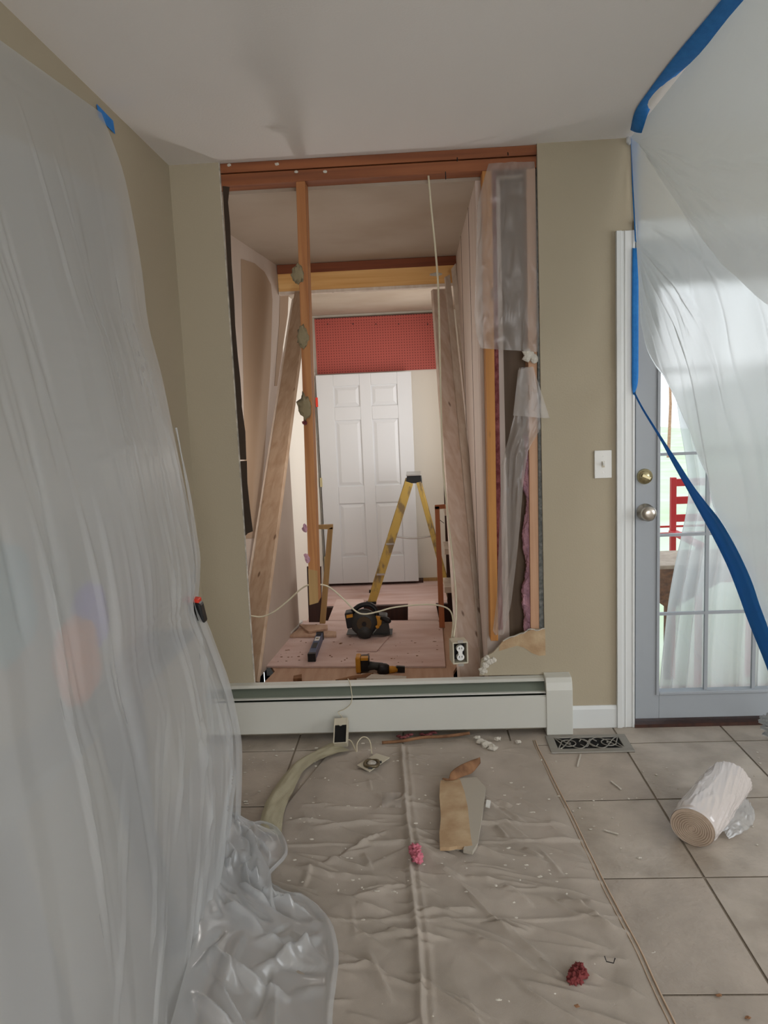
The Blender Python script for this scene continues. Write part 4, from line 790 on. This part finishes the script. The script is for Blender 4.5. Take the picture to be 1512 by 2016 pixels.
vr([(cx + .006 * math.cos(a), cy_ + .006 * math.sin(a)) for a in range(7)])
# plastic film roll
A = W(1374, 1668, Z=0); B = W(1448, 1566, Z=0); ax_ = (B - A).normalized(); L0 = .39; side = V((ax_.y, -ax_.x, 0)); A = A - ax_ * .0 + side * -.018
t = thing('plastic_roll', 'roll of white plastic sheeting lying on the tiles by the door', 'plastic roll', tuple(A))
def ro(u, v, rr=.066, seed=0):
    a = 2 * math.pi * u; c = A + ax_ * (L0 * v) + V((0, 0, rr * .92)); wr = 1 + .05 * fb(math.cos(a) * 1.5 + v * 2, math.sin(a) * 1.5 + v * 2, seed, 2) + .10 * max(0, ridge(math.cos(a) * 2.6 + v * 1.5, math.sin(a) * 2.6 - v * 2, seed) - .45) + .05 * max(0, ridge(math.cos(a) * 6 + v * 7, math.sin(a) * 6, 4) - .5)
    if v < .04: wr = 1
    wr *= 1 + .05 * math.sin(v * 3)
    d = side * math.cos(a) * rr * 1.06 * wr + V((0, 0, math.sin(a) * rr * .92 * wr)); p = c + d
    if p.z < .003: p.z = .003
    return p
MB().grid(ro, 130, 110).out('outer_wrap', mat('glossy_white_film', srgb(206, 198, 194), .2, spec=.9), t, True)
sp = []
for k in range(300):
    a = k * .17; r = .006 + .054 * k / 300; sp.append(A - ax_ * (.0015 + .0) + V((0, 0, .057)) + side * math.cos(a) * r * 1.06 + V((0, 0, math.sin(a) * r * .92)))
MB().tube(sp, .0011, 5).out('spiral_layers', mat('layer_edge', srgb(196, 178, 160), .6), t, True)
MB().prism([A + ax_ * .002 + V((0, 0, .057)) + side * math.cos(a) * .0655 * 1.06 + V((0, 0, math.sin(a) * .0655 * .92 + .0025)) for a in [k * 2 * math.pi / 36 for k in range(36)]], ax_ * .004).out('roll_end', mat('roll_end', srgb(196, 178, 160), .6, c2=srgb(184, 164, 146), scale=(60, 60, 60)), t)
MB().grid(lambda u, v: A + ax_ * (.10 + .25 * v) + side * (.045 + .075 * u * (.5 + .5 * math.sin(v * 3))) + V((0, 0, max(.003, .045 * (1 - u) + .02 * abs(fb(u * 4, v * 6, 3, 3))))), 20, 26).out('loose_flap', 'filmPool', t, True)
# drywall piece
t = thing('drywall_piece', 'torn drywall strip with tan paper face on the drop cloth', 'drywall scrap', tuple(W(900, 1600, Z=.02)))
Z = .034
pl_ = [(866, 1668), (865, 1640), (868, 1610), (867, 1590), (865, 1570), (866, 1545), (868, 1536), (905, 1532), (915, 1560), (921, 1590), (926, 1640), (930, 1664), (912, 1666), (900, 1665), (885, 1668)]
MB().prism([W(*p, Z=Z) for p in pl_], (0, 0, -.012)).out('tan_face', 'kraft', t)
MB().prism([W(*p, Z=Z - .001) for p in ((905, 1532), (938, 1530), (956, 1550), (950, 1600), (940, 1660), (930, 1676), (912, 1672), (924, 1640), (918, 1590), (912, 1558))], (0, 0, -.012)).out('grey_face', mat('grey_drywall_paper', srgb(176, 168, 154), .85), t)
b = MB()
for k in range(16): b.blob(W(868 + k * 3.2, 1669 + rnd.uniform(-2, 2), Z=.018), .008, k, (1.1, .7, .8), .5, 1)
b.out('broken_edge', 'gypsum', t)
La = spline([W(870, 1534, Z=.04), W(882, 1536, Z=.04), W(888, 1520, Z=.06), W(905, 1507, Z=.06), W(925, 1498, Z=.05), W(945, 1491, Z=.05)], 4)
Lb = spline([W(876, 1537, Z=.035), W(892, 1537, Z=.035), W(905, 1532, Z=.035), W(915, 1528, Z=.03), W(930, 1522, Z=.025), W(946, 1503, Z=.03)], 4)
MB().grid(lambda u, v: lerp(along(La, v), along(Lb, v), u) + V((0, 0, .008 * math.sin(u * 3))), 8, 20).out('curled_paper', 'brownpaper', t, True, solid=.001, label='curled brown paper flap')
# old wall box
c = W(672, 1470, Z=.012)
t = thing('junction_box', 'old open junction box leaning on the heater front', 'junction box', tuple(c))
bt = W(672, 1470, Z=.02); tpz = W(674, 1421, Y=3.125)
up_ = (tpz - bt).normalized(); rt = V((.98, -.1, 0)); rt = (rt - up_ * rt.dot(up_)).normalized(); nn = rt.cross(up_).normalized()
if nn.y < 0: nn = -nn
Lb_ = (tpz - bt).length / 2; cc = (tpz + bt) / 2 - nn * .018
b = MB()
for s in (-1, 1): b.obox(cc + rt * .027 * s, rt * .002, nn * .02, up_ * Lb_)
b.obox(cc + up_ * (Lb_ - .016), rt * .027, nn * .018, up_ * .016); b.obox(cc - up_ * Lb_, rt * .027, nn * .02, up_ * .002); b.out('shell', 'box', t, bev=.001)
MB().obox(cc - nn * .013 - up_ * .012, rt * .0235, nn * .002, up_ * (Lb_ - .016)).out('dark_inside', 'dark', t)
MB().cyl(cc + up_ * (Lb_ - .03) - nn * .019, cc + up_ * (Lb_ - .03) - nn * .022, .008, 12).out('screw_tab', 'box', t)
wp = [W(680, 1453, Y=3.10), W(684, 1445, Y=3.08), W(672, 1458, Y=3.07), W(671, 1464, Y=3.07), W(678, 1464, Y=3.07), W(684, 1457, Z=.04), W(692, 1460, Z=.04), W(702, 1480, Z=.03), W(703, 1464, Z=.05), W(712, 1452, Z=.07), W(722, 1452, Z=.07), W(729, 1462, Z=.04), W(732, 1484, Z=.025)]
o = MB().tube(spline(wp, 7), .0024, 7).out('loose_wire', 'cream', smooth=True); tag(o, 'cream wire curling from the junction box to the round metal fitting', 'wire')
wp = [W(685, 1336, Y=D - .01), W(689, 1345, Y=3.19), W(692, 1362, Y=hy - .004), W(693, 1374, Y=hy - .006), W(690, 1386, Y=hy - .006), W(679, 1396, Y=hy - .006), W(666, 1402, Y=hy - .006), W(672, 1410, Y=3.14), W(678, 1421, Y=3.13)]
o = MB().tube(spline(wp, 7), .0018, 7).out('loose_wire', 'cream', smooth=True); tag(o, 'thin cream wire bent down over the heater front to the junction box', 'wire')
t = thing('round_fitting', 'round metal electrical fitting on a white plate on the drop cloth', 'fitting', tuple(W(733, 1502, Z=.01)))
MB().prism([W(*p, Z=.022) for p in ((703, 1506), (741, 1483), (767, 1491), (727, 1519))], (0, 0, -.003)).out('plate', 'box', t)
c = W(732, 1503, Z=.026)
MB().tube([c + V((.027 * math.cos(a), .03 * math.sin(a), .002 * math.sin(3 * a))) for a in [k * 2 * math.pi / 24 for k in range(25)]], .007, 7).out('metal_ring', mat('tarnished_metal', srgb(110, 98, 76), .45, .6), t, True)
MB().tube([c + V((0, 0, -.004)), c + V((0, 0, .004)), c + V((0, 0, .01))], 1, 16, [.02, .018, .009]).out('porcelain_core', 'gypsum', t, True)
for a in (2.0, 4.6, .3): MB().obox(c + V((.032 * math.cos(a), .036 * math.sin(a), 0)), V((.008, 0, 0)), V((0, .005, 0)), V((0, 0, .003))).out('screw_lug', 'greyp', t)
# debris under heater
o = MB().tube(spline([W(752, 1462, Z=.01), W(790, 1459, Z=.012), W(830, 1452, Z=.02), W(870, 1450, Z=.02), W(905, 1446, Z=.015), W(925, 1443, Z=.02)], 5), .007, 6, None).out('wood_splinter', 'brownpaper', smooth=True); tag(o, 'long dark splinter lying along the floor under the heater front', 'debris')
for k, (px, py, l) in enumerate(((800, 1449, 'pink and grey insulation tuft at the heater foot, left one'), (845, 1445, 'pink and grey insulation tuft at the heater foot, right one'))):
    b = MB()
    for j in range(6): b.blob(W(px + (j - 3) * 5, py + 3 * math.sin(j), Z=.014), .011, j + k, (1.3, .7, .5), .7, 1)
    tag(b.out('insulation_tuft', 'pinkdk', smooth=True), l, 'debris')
b = MB()
for px, py, r in ((948, 1460, .016), (958, 1466, .02), (970, 1472, .018), (980, 1455, .012), (940, 1452, .012), (1020, 1460, .01)): b.blob(W(px, py, Z=.014), r, px, (1.2, 1, .7), .5)
tag(b.out('plaster_rubble', 'plaster'), 'pile of broken white plaster lumps by the heater right end', 'debris')
pk = MB()
for j in range(3): pk.blob(W(816 + j * 3, 1672 + j * 8, Z=.028), .020, j, (.8, 1, .7), .6, 4)
tag(pk.out('insulation_tuft', mat('bright_pink_fluff', srgb(206, 118, 134), .95), smooth=True), 'bright pink insulation tuft on the drop cloth centre fold', 'debris')
pk = MB()
for j, (px, py) in enumerate(((1132, 1915), (1140, 1906), (1138, 1925), (1127, 1929), (1146, 1916))): pk.blob(W(px, py, Z=.022), .013, j, (.9, 1, 1), .65, 4)
tag(pk.out('insulation_tuft', mat('maroon_fluff', srgb(126, 58, 58), .95), smooth=True), 'dark maroon tuft near the bottom right of the drop cloth', 'debris')
o = MB().tube([W(1190, 1882, Z=.03), W(1194, 1893, Z=.02), W(1208, 1896, Z=.02), W(1211, 1886, Z=.03)], .0014, 5).out('bent_staple', 'blackp'); tag(o, 'bent dark wire staple on the right of the drop cloth', 'staple')
o = MB().prism([W(*p, Z=.03) for p in ((958, 1574), (966, 1576), (964, 1588), (956, 1586))], (0, 0, -.006)).out('plastic_chip', 'white'); tag(o, 'tiny white square chip right of the drywall strip', 'debris')
o = MB().grid(lambda u, v: W(lerp(752, 790, u), lerp(1560, 1590, v), Z=.022 + .008 * math.sin(u * 6) * math.sin(v * 5)), 10, 8).out('plastic_scrap', 'filmC', smooth=True); tag(o, 'small clear plastic scrap left of the cloth centre fold', 'plastic scrap')
b = MB()
for k in range(230):
    zc = rnd.random()
    if zc < .6: px, py = rnd.uniform(560, 1120), rnd.uniform(1462, 1760); z = .020
    elif zc < .85: px, py = rnd.uniform(1080, 1500), rnd.uniform(1480, 1700); z = .002
    elif zc < .93: px, py = rnd.uniform(480, 560), rnd.uniform(1465, 1600); z = .002
    else: px, py = rnd.uniform(700, 1300), rnd.uniform(1750, 2010); z = .022
    if z < .01 and 1340 < px < 1480 and py > 1480: continue
    p = W(px, py, Z=z); s = rnd.uniform(.0015, .0045); b.blob(p, s, k, (rnd.uniform(.7, 2.5), rnd.uniform(.6, 1.6), .5), .6, 1)
o = b.out('plaster_crumbs', 'plaster'); o['kind'] = 'stuff'; tag(o, 'scattered white plaster crumbs over the drop cloth and tiles', 'debris')
for px, py, dx_, dy_, l in ((1203, 1638, 14, 4, 'long white sliver on the tile left of the roll'), (1140, 1497, -3, 12, 'white sliver on the tile in front of the floor vent'), (1213, 1546, 10, 8, 'short white sliver on the tile right of the drop cloth hem')):
    tag(MB().beam(W(px - dx_, py - dy_, Z=.003), W(px + dx_, py + dy_, Z=.003), .006, .003).out('wood_sliver', 'plaster'), l, 'debris')
for k, (px, py, l) in enumerate(((1415, 1959, 'brown chip on the grout line at the lower right'), (1135, 1980, 'brown chip at the bottom of the drop cloth'), (1472, 2003, 'brown chip on the tile in the bottom right corner'), (1465, 1553, 'dark chip behind the plastic roll'))):
    tag(MB().blob(W(px, py, Z=.004 if px > 1200 else .02), .005, k, (1.4, .8, .5), .6).out('wood_chip', 'brownpaper'), l, 'debris')
